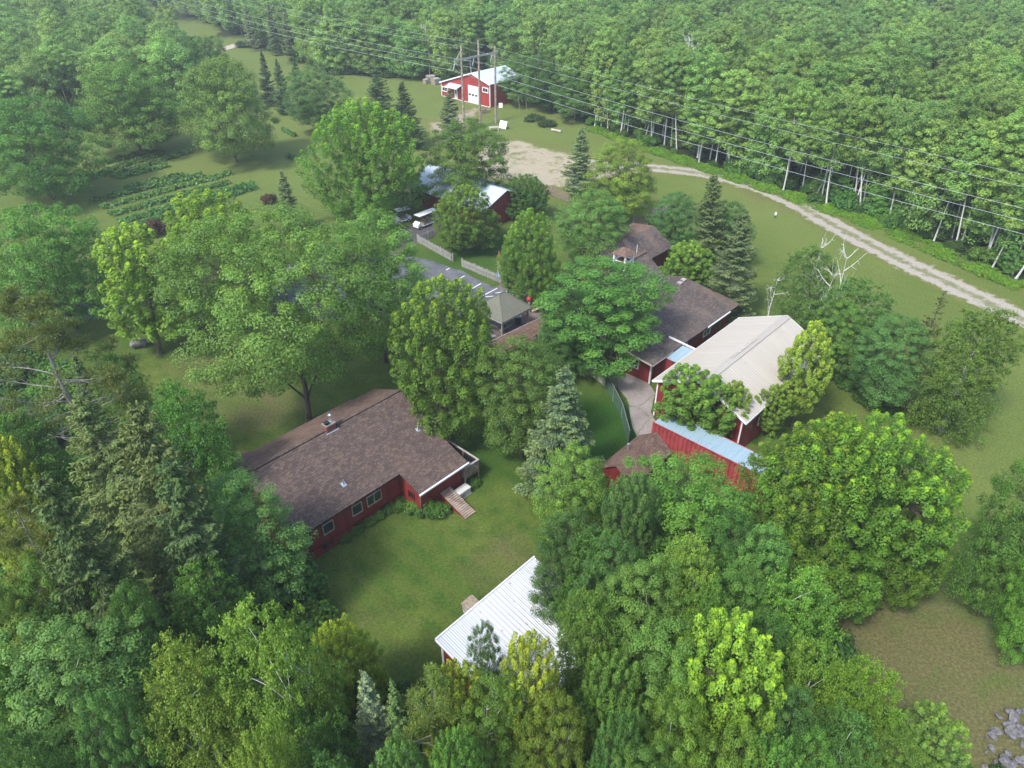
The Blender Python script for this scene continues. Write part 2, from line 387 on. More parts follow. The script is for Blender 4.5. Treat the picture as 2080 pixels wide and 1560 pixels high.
blended("gravel_lot", gp((985, 285), (1060, 283), (1110, 300), (1190, 318), (1290, 325), (1350, 345), (1270, 362), (1200, 372), (1150, 385), (1110, 382), (1060, 365), (1000, 372), (960, 345), (960, 310)), M['dirt'], .008)
blended("dirt_patch", gp((868, 248), (905, 244), (960, 218), (985, 222), (930, 262), (905, 282), (878, 276)), M['dirt2'], .008)
blended("dirt_patch", gp((1318, 415), (1370, 408), (1385, 420), (1345, 440), (1310, 437)), M['dirt2'], .008)
t = NT("worn_asphalt"); v = t.obj(); n = t.noise(v, .6, 6, .7); n3 = t.noise(v, 14, 3)
M['asphalt'] = t.done(t.mix(.7, t.mix(t.sstep(n, .35, .7), (.085, .088, .097), (.16, .16, .165)), t.ramp(n3, (.3, .7), (.7, 1.3)), 'MULTIPLY'), .9, 0, t.bump(n3, .3, .02), .3)
t = NT("dark_asphalt"); v = t.obj(); n = t.noise(v, .8, 6, .7)
M['asphalt2'] = t.done(t.mix(n, (.06, .053, .052), (.11, .10, .10)), .9, 0, None, .3)
ragged("parking_lot", gp((1046, 581), (1010, 588), (985, 575), (940, 552), (880, 530), (800, 515), (640, 525), (420, 575), (130, 606), (130, 650), (420, 635), (640, 650), (860, 640), (985, 645), (1075, 612)), M['asphalt'], .010, .06, 1.0, 6)
ragged("driveway", gp((800, 470), (850, 452), (905, 440), (930, 452), (895, 475), (858, 489), (800, 512)), M['asphalt2'], .008, .05, 1.0, 7)
def concrete_mat(name, a, b):
    t = NT(name); v = t.obj(); n = t.noise(v, .5, 6, .7); n2 = t.noise(v, 6, 4, .7)
    vo = t.n("TexVoronoi", feature='DISTANCE_TO_EDGE'); t.put(vo.inputs["Vector"], v); vo.inputs["Scale"].default_value = .16
    crack = t.math('LESS_THAN', t.math('ADD', vo.outputs["Distance"], t.math('MULTIPLY', t.math('SUBTRACT', n2, .5), .16)), .008)
    c = t.mix(t.sstep(n, .3, .7), a, b); c = t.mix(.5, c, t.ramp(n2, (.3, .75), (.7, 1.2)), 'MULTIPLY')
    c = t.mix(t.math('MULTIPLY', crack, .45), c, (.05, .045, .03))
    return t.done(c, .9, 0, t.bump(n2, .25, .02), .3)
M['path'] = concrete_mat("worn_concrete", (.235, .205, .18), (.34, .305, .275))
M['paver'] = concrete_mat("brown_concrete", (.14, .105, .095), (.21, .165, .15))
ragged("path", gp((1185, 700), (1300, 745), (1316, 775), (1332, 800), (1322, 838), (1335, 862), (1326, 890), (1322, 900), (1296, 895), (1286, 870), (1280, 838), (1272, 810), (1256, 790), (1232, 772), (1205, 752), (1176, 735)), M['path'], .010, .05, .8, 8)
ragged("path", gp((1030, 570), (1052, 572), (1095, 600), (1125, 640), (1110, 690), (1010, 700), (985, 660), (1060, 612), (1040, 592), (1005, 585)), M['paver'], .014, .04, .8, 9)
ragged("patio", gp((868, 850), (890, 848), (915, 880), (915, 905), (890, 905), (868, 880)), M['paver'], .010, .05, .5, 10)
# painted bay lines
mk = MB()
for a, b in (((958, 587), (977, 576)), ((974, 604.5), (1010, 585.5)), ((1006, 595.5), (1030, 592)), ((986, 603), (1030, 599.5)), ((980, 611), (1012, 608.5)), ((934, 565.5), (944, 560)), ((906, 549), (913, 544.5)), ((1032, 604), (1043, 598))):
    p, q = P(*a), P(*b); dx, dy = q[0]-p[0], q[1]-p[1]; L = math.hypot(dx, dy); nx, ny = -dy/L*.07, dx/L*.07
    mk.add([(p[0]-nx, p[1]-ny, .016), (q[0]-nx, q[1]-ny, .016), (q[0]+nx, q[1]+ny, .016), (p[0]+nx, p[1]+ny, .016)], [(0, 1, 2, 3)])
tag(mk.build("parking_lines", M['white']), kind='structure')

# ------------------------------------------------------------------ buildings (all on one 47 degree grid)
TH = rad(47); CT, ST = math.cos(TH), math.sin(TH)
def loc2w(o, lx, ly): return (o[0] + lx * CT - ly * ST, o[1] + lx * ST + ly * CT)
def on_plane(px, py, o, axis, val):
    """where the sight line through a pixel meets a vertical plane of a building's own grid"""
    a = P(px, py, 0); d = Vector(a) - Vector((0, 0, HC)); c = Vector((0, 0, HC))
    def lo(p): return ((p.x-o[0])*CT + (p.y-o[1])*ST, -(p.x-o[0])*ST + (p.y-o[1])*CT)
    l0, l1 = lo(c), lo(c + d); t = (val - l0[axis]) / (l1[axis] - l0[axis]); q = c + d * t
    l = lo(q); return (l[0], l[1], q.z)
def window(parent, face, u, z0, w_, h_, wallpos, sgn, frame='white', fw=.09, panes=2):
    """a framed window on a wall; face 0: wall faces local x, 1: wall faces local y"""
    def bx(mb, u0, u1, z0_, z1_, d0, d1):
        a, b = sorted((wallpos + sgn * d0, wallpos + sgn * d1))
        if face == 0: mb.box(a, b, u0, u1, z0_, z1_)
        else: mb.box(u0, u1, a, b, z0_, z1_)
    g = MB(); bx(g, u, u + w_, z0, z0 + h_, .004, .03); o = g.build('window', M['glass'], parent)
    f = MB(); bx(f, u - fw, u, z0 - fw, z0 + h_ + fw, .006, .08); bx(f, u + w_, u + w_ + fw, z0 - fw, z0 + h_ + fw, .006, .08)
    bx(f, u, u + w_, z0 - fw, z0, .008, .078); bx(f, u, u + w_, z0 + h_, z0 + h_ + fw, .008, .078)
    for k in range(1, panes): uu = u + w_ * k / panes; bx(f, uu - .03, uu + .03, z0, z0 + h_, .01, .06)
    f.build('frame', M[frame], o); return o
def ribbed(mb, p00, p10, p11, p01, pitch=.3, h=.035, wd=.05, thick=.08):
    """ribbed sheet roof on a quad: edge p00-p10 runs along the eave, ribs run up the slope"""
    p00, p10, p11, p01 = map(Vector, (p00, p10, p11, p01)); mb.slab([p00, p10, p11, p01], thick)
    nrm = (p10 - p00).cross(p01 - p00).normalized(); nrm = nrm if nrm.z > 0 else -nrm
    L = (p10 - p00).length; e = (p10 - p00).normalized(); n = int(L / pitch)
    for i in range(n + 1):
        s = min(max(i * L / n, wd), L - wd) / L; a = p00.lerp(p10, s); b = p01.lerp(p11, s)
        mb.add([a - e*wd + nrm*.002, a + e*wd + nrm*.002, a + nrm*h, b - e*wd + nrm*.002, b + e*wd + nrm*.002, b + nrm*h], [(0, 1, 2), (5, 4, 3), (0, 2, 5, 3), (1, 4, 5, 2)])

# --- brown roofed house
OH = (-8.6, 41.3)
hs = empty('house', (*OH, 0), TH, 'red house with worn brown shingle roof, metal-capped chimney and corner deck', 'house')
mb = MB(); mb.prism([(-8.5, .45, 0), (-8.5, .45, 3.3), (-8.5, 5.6, 5.58), (-8.5, 9.0, 4.05), (-8.5, 9.0, 0)], (13.4, 0, 0))
mb.prism([(.6, -1.8, 0), (.6, -1.8, 2.58), (.6, .44, 3.3), (.6, .44, 0)], (4.3, 0, 0))
mb.build('wall', M['red'], hs)
mb = MB(); mb.box(-8.5, .6, .40, .449, .88, 1.0); mb.build('trim_board', M['red_dark'], hs)
mb = MB(); rz_ = lambda y: 3.3 + y * 2.5 / 5.6
mb.slab([(-8.9, 0, 3.3), (.25, 0, 3.3), (.25, 1.2, rz_(1.2)), (5.2, 1.2, rz_(1.2)), (5.2, 5.6, 5.8), (-8.9, 5.6, 5.8)], .16)
rr = lambda y: 5.8 - (y - 5.6) * .447
m2 = MB(); m2.slab([(-8.9, 5.603, 5.8), (5.2, 5.603, 5.8), (5.2, 9.1, rr(9.1)), (3.0, 9.1, rr(9.1)), (3.0, 9.6, rr(9.6)), (-6.3, 9.6, rr(9.6)), (-6.3, 10.7, rr(10.7)), (-8.9, 10.7, rr(10.7))], .16)
mb.slab([(.25, 1.2, rz_(1.2)), (.25, -2.2, 2.68), (5.2, -2.2, 2.68), (5.2, 1.2, rz_(1.2))], .16)
hroof = mb.build('roof', M['shingle_house'], hs); m2.build('rear_roof', M['shingle_rear'], hs)
mb = MB(); mb.bar((-8.9, 5.6, 5.82), (5.2, 5.6, 5.82), .3, .04); mb.build('ridge_cap', M['shingle_house'], hroof)
mb = MB(); mb.bar((.2, -2.29, 2.6), (5.25, -2.29, 2.6), .14, .12); mb.build('gutter', M['white'], hs)
mb = MB(); mb.tube([(.45, -2.27, 2.56), (.5, -1.95, 2.3), (.5, -1.9, .1)], .055, 6); mb.build('downspout', M['white'], hs)
mb = MB(); mb.box(-8.95, -8.905, 0, 5.6, 3.1, 3.13)
mb = MB(); mb.box(-2.05, -1.25, 5.3, 5.85, 5.2, 6.2); ch = mb.build('chimney', M['brick'], hs)
mb = MB(); mb.box(-2.1, -1.2, 5.25, 5.9, 6.202, 6.28); mb.build('cap', M['concrete'], ch)
mb = MB(); mb.tube([(-1.42, 5.6, 6.28), (-1.42, 5.6, 6.85)], .08, 12); mb.tube([(-1.42, 5.6, 6.85), (-1.42, 5.6, 6.88), (-1.42, 5.6, 6.98)], [.18, .21, .08], 14); mb.tube([(-1.42, 5.6, 6.285), (-1.42, 5.6, 6.34)], .13, 12); mb.build('flue', M['steel'], ch)
mb = MB(); mb.box(-2.0, -1.72, 5.4, 5.7, 6.284, 6.4); mb.box(-2.05, -1.67, 5.35, 5.75, 6.44, 6.47)
for dx in (-1.97, -1.8): mb.box(dx, dx + .04, 5.43, 5.47, 6.4, 6.44)
mb.build('flue_cover', M['black'], ch)
mb = MB(); mb.prism([(-2.2, 5.16, rz_(5.16) + .012), (-1.1, 5.16, rz_(5.16) + .012), (-1.1, 5.25, rz_(5.25) + .012), (-2.2, 5.25, rz_(5.25) + .012)], (0, 0, .02)); mb.build('flashing', M['steel'], ch)
for (px, py) in ((698, 984), (849, 873)):
    q = None
    for k in range(200):       # meet the near roof plane
        z = 3 + k * .015; p = P(px, py, z); ly = -(p[0]-OH[0])*ST + (p[1]-OH[1])*CT
        if z <= rz_(ly): q = ((p[0]-OH[0])*CT + (p[1]-OH[1])*ST, ly, z)
    x, y, z = q
    mb = MB(); mb.tube([(x, y, z - .1), (x, y, z + .42)], .055, 10); mb.prism([(x-.18, y-.2, rz_(y-.2)+.01), (x+.18, y-.2, rz_(y-.2)+.01), (x+.18, y+.18, rz_(y+.18)+.01), (x-.18, y+.18, rz_(y+.18)+.01)], (0, 0, .015))
    mb.build('vent_pipe', M['steel'], hs)
for a, b, pn in (((657, 1079), (672, 1062), 1), ((715, 1036), (730, 1022), 1), ((745, 1014), (771, 991), 2), ((657, 1117), (674, 1105), 1), ((719, 1063), (736, 1054), 1), ((770, 1026), (788, 1014), 1)):
    p, q = on_plane(*a, OH, 1, .45), on_plane(*b, OH, 1, .45)
    h_ = .85 if a[1] < 1100 and a[1] not in (1063, 1026) else .5
    zc = 1.45 if h_ == .85 else .22
    window(hs, 1, p[0], zc + .25, max(.8, q[0] - p[0]), h_, .45, -1, 'cream' if h_ == .85 else 'red_dark', .055, pn)
window(hs, 0, -1.1, 1.2, .6, .6, .6, -1, 'red_dark', .07, 1)
# deck on the right end
dk = empty('deck', (*loc2w(OH, 4.95, -2.1), 0), TH, 'small wooden deck with slatted railing at the house corner', 'deck')
mb = MB()
for i in range(12): mb.box(.002 + i*.13, .12 + i*.13, .02, 3.5, 1.02, 1.07)
mb.build('floor', M['wood'], dk)
for (x, y) in ((1.5, .04), (1.5, 1.75), (1.5, 3.46), (.05, .04)): MB().box(x - .05, x + .05, y - .05, y + .05, 0, 2.05).build('post', M['wood'], dk)
mb = MB(); mb.bar((.0, .04, 2.08), (1.57, .04, 2.08), .16, .05); mb.bar((1.5, .12, 2.08), (1.5, 3.52, 2.08), .16, .05); mb.bar((.1, .04, 1.2), (1.45, .04, 1.2), .05, .08); mb.bar((1.5, .1, 1.2), (1.5, 3.4, 1.2), .05, .08); mb.build('handrail', M['wood_grey'], dk)
mb = MB()
for i in range(10): mb.box(.12 + i*.14, .17 + i*.14, -.045, -.012, .95, 2.05)
mb.build('balusters', M['wood'], dk)
mb = MB(); mb.box(1.545, 1.56, .15, 3.4, 1.1, 1.98); mb.build('screen', M['black'], dk)
rm = empty('ramp', (*loc2w(OH, 2.55, -1.8), 0), TH, 'weathered plank ramp sloping from the red house wall to the lawn', 'ramp')
mb = MB()
for i in range(16): y = -i * .175; z = .95 - i * .055; mb.box(0, 1.05, y - .17, y - .008, z - .05, z)
mb.build('planks', M['pole'], rm)
mb = MB(); mb.prism([(.03, -.01, .85), (.03, -2.75, .03), (.03, -2.75, 0), (.03, -.01, 0)], (.06, 0, 0)); mb.prism([(.96, -.01, .85), (.96, -2.75, .03), (.96, -2.75, 0), (.96, -.01, 0)], (.06, 0, 0)); mb.build('side_board', M['red'], rm)
g_ = empty('generator', (*P(940, 1006)[:2], 0), TH, 'pale standby generator box on the lawn beside the house deck', 'generator')
mb = MB(); mb.box(-.6, .6, -.33, .33, .1, .62); mb.build('body', M['beige'], g_, .04)
mb = MB(); mb.prism([(-.63, -.36, .625), (.63, -.36, .625), (.63, .36, .66), (.63, .36, .72), (-.63, .36, .72), (-.63, -.36, .70)][:2] + [(.63, .36, .625), (-.63, .36, .625)], (0, 0, .09)); mb.build('lid', M['beige'], g_, .03)
mb = MB(); mb.box(-.68, .68, -.42, .42, 0, .098); mb.build('pad', M['concrete'], g_)
mb = MB()
for i in range(6): mb.box(-.5 + i*.07, -.46 + i*.07, -.345, -.332, .2, .5)
mb.build('louvre', M['wood_grey'], g_)

# --- white roofed shed
OS = (-4.4, 27.0)
sh = empty('shed', (*OS, 0), TH, 'red shed with rust-spotted white metal roof at the near end of the lawn', 'shed')
zs = lambda y: 3.7 + (y + .25) * .2
MB().prism([(0, -.5, 0), (0, -.5, zs(-.5) - .12), (0, -6.6, zs(-6.6) - .12), (0, -6.6, 0)], (8.1, 0, 0)).build('wall', M['red'], sh)
mb = MB(); ribbed(mb, (-.25, -.25, 3.7), (8.35, -.25, 3.7), (8.35, -6.9, zs(-6.9)), (-.25, -6.9, zs(-6.9)), .3)
rf = mb.build('roof', M['white_roof'], sh)
mb = MB(); mb.bar((-.27, -.2, 3.67), (8.37, -.2, 3.67), .09, .22); mb.bar((-.27, -.2, 3.65), (-.27, -6.9, zs(-6.9) - .05), .05, .14); mb.build('fascia', M['white'], sh)
mb = MB(); mb.box(-.05, .12, -.55, -.38, 0, 3.5); mb.build('corner_trim', M['white'], sh)
wd = empty('firewood_bin', (*P(957, 1242)[:2], 0), TH, 'small weathered wooden box against the back of the white roofed shed', 'box')
mb = MB(); mb.box(-.45, .45, -.35, .35, .06, .8); mb.build('body', M['wood_grey'], wd, .02)
mb = MB(); mb.prism([(-.5, -.4, .81), (.5, -.4, .81), (.5, .4, .9), (-.5, .4, .9)], (0, 0, .05)); mb.build('lid', M['wood'], wd)
for sx in (-.35, .3): MB().box(sx, sx + .08, -.33, .33, 0, .058).build('runner', M['wood'], wd)

# --- tan roofed building
OT = (12.5, 53.5)
tb = empty('barn', (*OT, 0), TH, 'long red barn under a tan ribbed metal gable roof with white trim', 'barn')
MB().prism([(0, -.4, 0), (0, -.4, 3.78), (0, -4.8, 5.7), (0, -8.7, 3.78), (0, -8.7, 0)], (14.6, 0, 0)).build('wall', M['red'], tb)
mb = MB(); ribbed(mb, (-.3, -.05, 3.8), (14.95, -.05, 3.8), (14.95, -4.75, 5.82), (-.3, -4.75, 5.82), .28)
ribbed(mb, (-.3, -9.05, 3.8), (14.95, -9.05, 3.8), (14.95, -4.75, 5.82), (-.3, -4.75, 5.82), .28); rf = mb.build('roof', M['tan_roof'], tb)
mb = MB()
for s_, y0 in ((1, -4.75), (-1, -4.75)):
    mb.prism([(-.32, -4.75, 5.88), (14.97, -4.75, 5.88), (14.97, -4.75 + s_*.34, 5.74), (-.32, -4.75 + s_*.34, 5.74)], (0, 0, .02))
mb.build('ridge_cap', M['tan_roof'], rf)
mb = MB()
mb.prism([(4.6, -4.40, 5.775), (8.9, -4.40, 5.775), (8.9, -4.78, 5.93), (4.6, -4.78, 5.93)], (0, 0, .03)); mb.build('ridge_vent', M['cream'], rf)
mb = MB()
for x in (-.33, 14.93):
    mb.bar((x, -.02, 3.72), (x, -4.75, 5.76), .05, .2); mb.bar((x, -9.08, 3.72), (x, -4.75, 5.76), .05, .2)
mb.bar((-.3, -.02, 3.70), (14.95, -.02, 3.70), .06, .16); mb.bar((-.3, -9.09, 3.70), (14.95, -9.09, 3.70), .06, .16); mb.build('fascia', M['white'], tb)
for (x, y) in ((-.02, -.5), (-.02, -8.68), (14.5, -8.68)): MB().box(x, x + .13, y, y + .13, 0, 3.7).build('corner_trim', M['white'], tb)
for x in (3.2, 8.2, 11.6): window(tb, 1, x, 1.5, 1.0, .9, -8.7, -1, 'white', .1, 2)
mb = MB(); mb.box(5.5, 6.5, -8.76, -8.704, .05, 2.15); d_ = mb.build('door', M['white'], tb); MB().tube([(6.4, -8.83, 1.05), (6.4, -8.765, 1.05)], .035, 8).build('handle', M['steel'], d_)
mb = MB(); mb.box(-.06, -.004, -6.3, -5.3, .05, 2.15); d_ = mb.build('door', M['white'], tb); MB().tube([(-.13, -5.4, 1.05), (-.065, -5.4, 1.05)], .035, 8).build('handle', M['steel'], d_)

# --- shipping container
cn = empty('shipping_container', (*loc2w(OT, -3.92, -2.66), 0), TH, 'red corrugated shipping container with chalky blue roof beside the tan barn', 'container')
def corrug(mb, a, b, z0, z1, nrm, pitch=.38, dep=.11):
    a, b, nrm = Vector(a), Vector(b), Vector(nrm); L = (b - a).length; e = (b - a) / L; n = int(L / pitch); pts = []
    for i in range(n):
        s = i * L / n; p_ = L / n
        pts += [a + e*s, a + e*(s + p_*.3), a + e*(s + p_*.5) - nrm*dep, a + e*(s + p_*.8) - nrm*dep]
    pts.append(b); vs = [(p.x, p.y, z0) for p in pts] + [(p.x, p.y, z1) for p in pts]; m = len(pts)
    mb.add(vs, [(i, i+1, m+i+1, m+i) for i in range(m-1)])
LW, LL, LH = 2.3, 12.2, 2.6
mb = MB(); corrug(mb, (.03, -.1, 0), (.03, -LL + .1, 0), .16, LH - .08, (-1, 0, 0)); corrug(mb, (LW - .03, -.1, 0), (LW - .03, -LL + .1, 0), .16, LH - .08, (1, 0, 0))
corrug(mb, (.1, -LL + .03, 0), (LW - .1, -LL + .03, 0), .16, LH - .08, (0, -1, 0)); mb.build('side_panel', M['contain'], cn)
mb = MB()
for y in (-.005, -LL + .105):
    for x in (0.0, LW - .12): mb.box(x, x + .12, y - .1, y, 0, LH - .002)
mb.box(.0, .08, -LL + .11, -.11, 0, .155); mb.box(LW - .08, LW, -LL + .11, -.11, 0, .155); mb.box(.0, .07, -LL + .11, -.11, LH - .085, LH - .004); mb.box(LW - .07, LW, -LL + .11, -.11, LH - .085, LH - .004)
mb.build('frame', M['contain'], cn)
mb = MB(); ribbed(mb, (.075, -.1, LH - .03), (.075, -LL + .1, LH - .03), (LW - .075, -LL + .1, LH - .03), (LW - .075, -.1, LH - .03), .25, .03, .055, .04); rf = mb.build('roof', M['blue_roof'], cn)
for x in (.14, LW / 2 + .01): MB().box(x, x + LW / 2 - .16, -.055, -.015, .16, LH - .1).build('door', M['contain'], cn)

# --- small shingle shed next to the container
bs = empty('small_shed', (*OT, 0), TH, 'little shed with reddish shingle roof and vent pipe touching the container', 'shed')
MB().prism([(-11.2, -3.0, 0), (-11.2, -3.0, 2.3), (-11.2, -4.25, 3.2), (-11.2, -5.6, 2.3), (-11.2, -5.6, 0)], (5.0, 0, 0)).build('wall', M['red_dark'], bs)
mb = MB(); mb.slab([(-11.4, -2.65, 2.35), (-5.9, -2.65, 2.35), (-5.9, -4.25, 3.5), (-11.4, -4.25, 3.5)], .12); mb.slab([(-11.4, -5.9, 2.35), (-5.9, -5.9, 2.35), (-5.9, -4.25, 3.5), (-11.4, -4.25, 3.5)], .12); mb.build('roof', M['shingle_red'], bs)
mb = MB(); mb.tube([(-8.7, -3.5, 2.9), (-8.7, -3.5, 3.5)], .07, 10); mb.tube([(-8.7, -3.5, 3.5), (-8.7, -3.5, 3.56)], .11, 10); mb.build('vent_pipe', M['steel'], bs)

# --- lodge
OL = (12.9, 57.2)
lg = empty('lodge', (*OL, 0), TH, 'big red lodge with dark brown shingle roofs and a white-posted cupola', 'building')
mb = MB(); mb.prism([(1.0, .5, 0), (1.0, .5, 2.9), (1.0, 6.4, 3.5), (1.0, 10.3, 6.4), (1.0, 14.2, 3.25), (1.0, 14.2, 0)], (12.1, 0, 0))
mb.prism([(13.101, .5, 0), (13.101, .5, 2.9), (13.101, 6.9, 3.6), (13.101, 8.6, 3.1), (13.101, 8.6, 0)], (2.6, 0, 0)); mb.build('wall', M['red'], lg)
za = lambda y: 3.0 + (y + .3) * .111
mb = MB(); mb.slab([(-.2, -.3, 3.0), (16.2, -.3, 3.0), (16.2, 6.9, za(6.9)), (13.5, 6.9, za(6.9)), (13.5, 6.4, za(6.4)), (-.2, 6.4, za(6.4))], .14)
mb.slab([(13.5, 6.9, za(6.9)), (16.2, 6.9, za(6.9)), (16.2, 8.9, 3.2), (13.5, 8.9, 3.2)], .14)
mb.slab([(-.2, 6.4, za(6.4)), (13.5, 6.4, za(6.4)), (13.5, 10.3, 6.6), (-.2, 10.3, 6.6)], .14)
mb.slab([(-.2, 10.3, 6.6), (13.5, 10.3, 6.6), (13.5, 14.6, 3.2), (-.2, 14.6, 3.2)], .14)
rf = mb.build('roof', M['shingle_lodge'], lg)
mb = MB(); mb.bar((-.2, 10.3, 6.62), (13.5, 10.3, 6.62), .36, .05); mb.build('ridge_cap', M['shingle_red'], rf)
mb = MB(); mb.bar((9.6, -.36, 2.92), (14.0, -.36, 2.92), .12, .12); mb.build('gutter', M['white'], lg)
mb = MB(); mb.bar((-.2, -.36, 2.93), (3.2, -.36, 2.93), .05, .12); mb.bar((-.24, -.3, 2.93), (-.24, 6.4, za(6.4) - .07), .05, .14); mb.bar((-.24, 10.3, 6.52), (-.24, 14.6, 3.13), .05, .16); mb.bar((-.24, 6.4, 3.67), (-.24, 10.3, 6.52), .05, .16); mb.build('fascia', M['cream'], lg)
for (x, y) in ((.95, .45), (.95, 14.1)): MB().box(x, x + .16, y, y + .16, 0, 2.8).build('corner_trim', M['white'], lg)
for (x, y) in ((14.3, 6.2), (15.2, 6.3)):
    mb = MB(); mb.box(x, x + .4, y - .2, y + .2, za(y) - .05, za(y) + .12); mb.box(x - .06, x + .46, y - .26, y + .26, za(y) + .13, za(y) + .18); mb.build('roof_vent', M['wood_grey'], lg)
for y in (2.0, 4.5, 8.8, 11.6): window(lg, 0, y, 1.1, 1.1, 1.1, 1.0, -1, 'white', .1, 2)
for x in (6.0, 10.5): window(lg, 1, x, 1.1, 1.2, 1.0, .5, -1, 'white', .1, 2)
mb = MB(); mb.box(.94, .996, 5.9, 6.9, .05, 2.1); d_ = mb.build('door', M['white'], lg); MB().tube([(.87, 6.0, 1.0), (.935, 6.0, 1.0)], .035, 8).build('handle', M['steel'], d_)
# cupola on the ridge
cx_, cy_ = 9.3, 10.3
cu = MB().box(cx_ - .62, cx_ + .62, cy_ - .62, cy_ + .62, 5.9, 7.0).build('cupola', M['red_dark'], lg)
mb = MB()
for sx in (-1, 1):
    for sy in (-1, 1): mb.box(cx_ + sx*.7 - .09, cx_ + sx*.7 + .09, cy_ + sy*.7 - .09, cy_ + sy*.7 + .09, 5.8, 7.85)
for s_ in (-1, 1): mb.box(cx_ - .6, cx_ + .6, cy_ + s_*.7 - .05, cy_ + s_*.7 + .05, 7.0, 7.12); mb.box(cx_ + s_*.7 - .05, cx_ + s_*.7 + .05, cy_ - .6, cy_ + .6, 7.0, 7.12)
mb.build('posts', M['white'], cu)
mb = MB(); e = .98; mb.add([(cx_-e, cy_-e, 7.86), (cx_+e, cy_-e, 7.86), (cx_+e, cy_+e, 7.86), (cx_-e, cy_+e, 7.86), (cx_, cy_, 8.5)], [(0,1,4),(1,2,4),(2,3,4),(3,0,4),(3,2,1,0)]); mb.build('cupola_roof', M['shingle_red'], cu)
MB().tube([(cx_ + .9, cy_ - .95, 7.6), (cx_ + .9, cy_ - .95, 8.7)], .03, 6).build('lightning_rod', M['white'], cu)
# far wing
MB().prism([(13.2, 13.2, 0), (13.2, 13.2, 3.2), (13.2, 15.9, 4.75), (13.2, 18.6, 4.25), (13.2, 18.6, 0)], (9.9, 0, 0)).build('wing_wall', M['red_dark'], lg)
mb = MB(); mb.slab([(12.8, 12.8, 3.15), (23.6, 12.8, 3.15), (23.6, 15.9, 4.95), (12.8, 15.9, 4.95)], .14); mb.build('wing_roof', M['shingle_lodge'], lg)
mb = MB(); mb.slab([(12.8, 15.905, 4.95), (23.6, 15.905, 4.95), (23.6, 18.9, 4.5), (12.8, 18.9, 4.5)], .14); mb.build('wing_roof', M['shingle_red'], lg)
# roofed link to the tan barn
mb = MB(); ribbed(mb, (2.0, -.42, 2.86), (2.0, -2.3, 2.86), (4.7, -2.3, 3.02), (4.7, -.42, 3.02), .3); mb.build('link_roof', M['blue_roof'], lg)
MB().box(2.1, 2.2, -2.2, .49, 0, 2.78).build('link_wall', M['red'], lg)
mb = MB(); mb.bar((4.78, 1.2, 3.30), (4.78, -2.4, 3.08), .1, .16); mb.build('gutter', M['white'], lg)

ac = empty('air_conditioner', (*P(1336, 760)[:2], 0), TH, 'grey round air conditioning unit against the lodge corner wall', 'air conditioner')
MB().tube([(0, 0, .08), (0, 0, .85)], .4, 20).build('body', M['wood_grey'], ac); mb = MB(); mb.tube([(0, 0, .855), (0, 0, .93)], [.42, .38], 20); mb.build('fan_cover', M['black'], ac); MB().box(-.5, .5, -.5, .5, 0, .078).build('pad', M['concrete'], ac)

# --- covered walk by the lodge
p0, p1 = P(1000, 706, 2.4), P(1112, 652, 2.4)
cw = empty('covered_walk', (p0[0], p0[1], 0), math.atan2(p1[1]-p0[1], p1[0]-p0[0]), 'low brown shingled walkway roof between the pavilion and the lodge', 'walkway')
L_ = math.dist(p0[:2], p1[:2])
mb = MB(); mb.slab([(0, -1.1, 2.3), (L_, -1.1, 2.3), (L_, 0, 2.75), (0, 0, 2.75)], .1); mb.slab([(0, 1.0, 2.35), (L_, 1.0, 2.35), (L_, 0, 2.75), (0, 0, 2.75)], .1); mb.build('roof', M['shingle_red'], cw)
for x in (.2, L_ * .35, L_ * .68, L_ - .2):
    for y in (-.9, .85): MB().box(x - .06, x + .06, y - .06, y + .06, 0, 2.25).build('post', M['wood'], cw)
mb = MB(); mb.bar((0, 1.04, 2.33), (L_, 1.04, 2.33), .05, .1); mb.build('fascia', M['cream'], cw)

# --- pavilion
OP = (-1.0, 65.8)
pv = empty('pavilion', (*OP, 0), TH, 'open picnic pavilion with olive hipped metal roof beside the parking lot', 'pavilion')
S_ = 4.1; h0, h1 = 2.6, 4.35
A_, B_, C_, D_ = (-.25, -.25, h0), (S_ + .25, -.25, h0), (S_ + .25, S_ + .25, h0), (-.25, S_ + .25, h0); R1, R2 = (S_/2 - .45, S_/2, h1), (S_/2 + .45, S_/2, h1)
mb = MB(); mb.add([A_, B_, C_, D_, R1, R2, (S_/2, S_/2, h0 - .05)], [(0,1,5,4), (1,2,5), (2,3,4,5), (3,0,4), (0,1,2,3)]); rf = mb.build('roof', M['olive_roof'], pv)
mb = MB()
for a, b in ((A_, R1), (D_, R1), (B_, R2), (C_, R2), (R1, R2)): mb.bar((a[0], a[1], a[2] + .03), (b[0], b[1], b[2] + .03), .12, .05)
def lerp(a, b, t): return tuple(a[i] + (b[i] - a[i]) * t for i in range(3))
for e0, e1, r0, r1 in ((A_, B_, R1, R2), (D_, A_, R1, R1), (B_, C_, R2, R2), (C_, D_, R2, R1)):
    for k in range(1, 12):
        t_ = k / 12; a = lerp(e0, e1, t_); hi = .96 * (1 - abs(2*t_ - 1)) if r0 == r1 else min(1, 1.96 * min(t_, 1 - t_) / .8)
        tgt = lerp(r0, r1, t_); a = (a[0], a[1], a[2] + .015); b = lerp(a, (tgt[0] if r0 == r1 else a[0] + (tgt[0]-a[0])*.3, tgt[1], tgt[2]), max(.05, hi) * .97)
        if r0 == r1:
            mx = lerp(lerp(e0, e1, .5), r0, 1); dirv = (mx[0] - (e0[0]+e1[0])/2, mx[1] - (e0[1]+e1[1])/2, h1 - h0); b = tuple(a[i] + dirv[i] * hi for i in range(3))
        else: b = (a[0], a[1] + (S_/2 - a[1]) * min(1, hi), a[2] + (h1 - h0) * min(1, hi))
        mb.bar(a, b, .035, .03)
mb.build('seam', M['olive_roof'], rf)
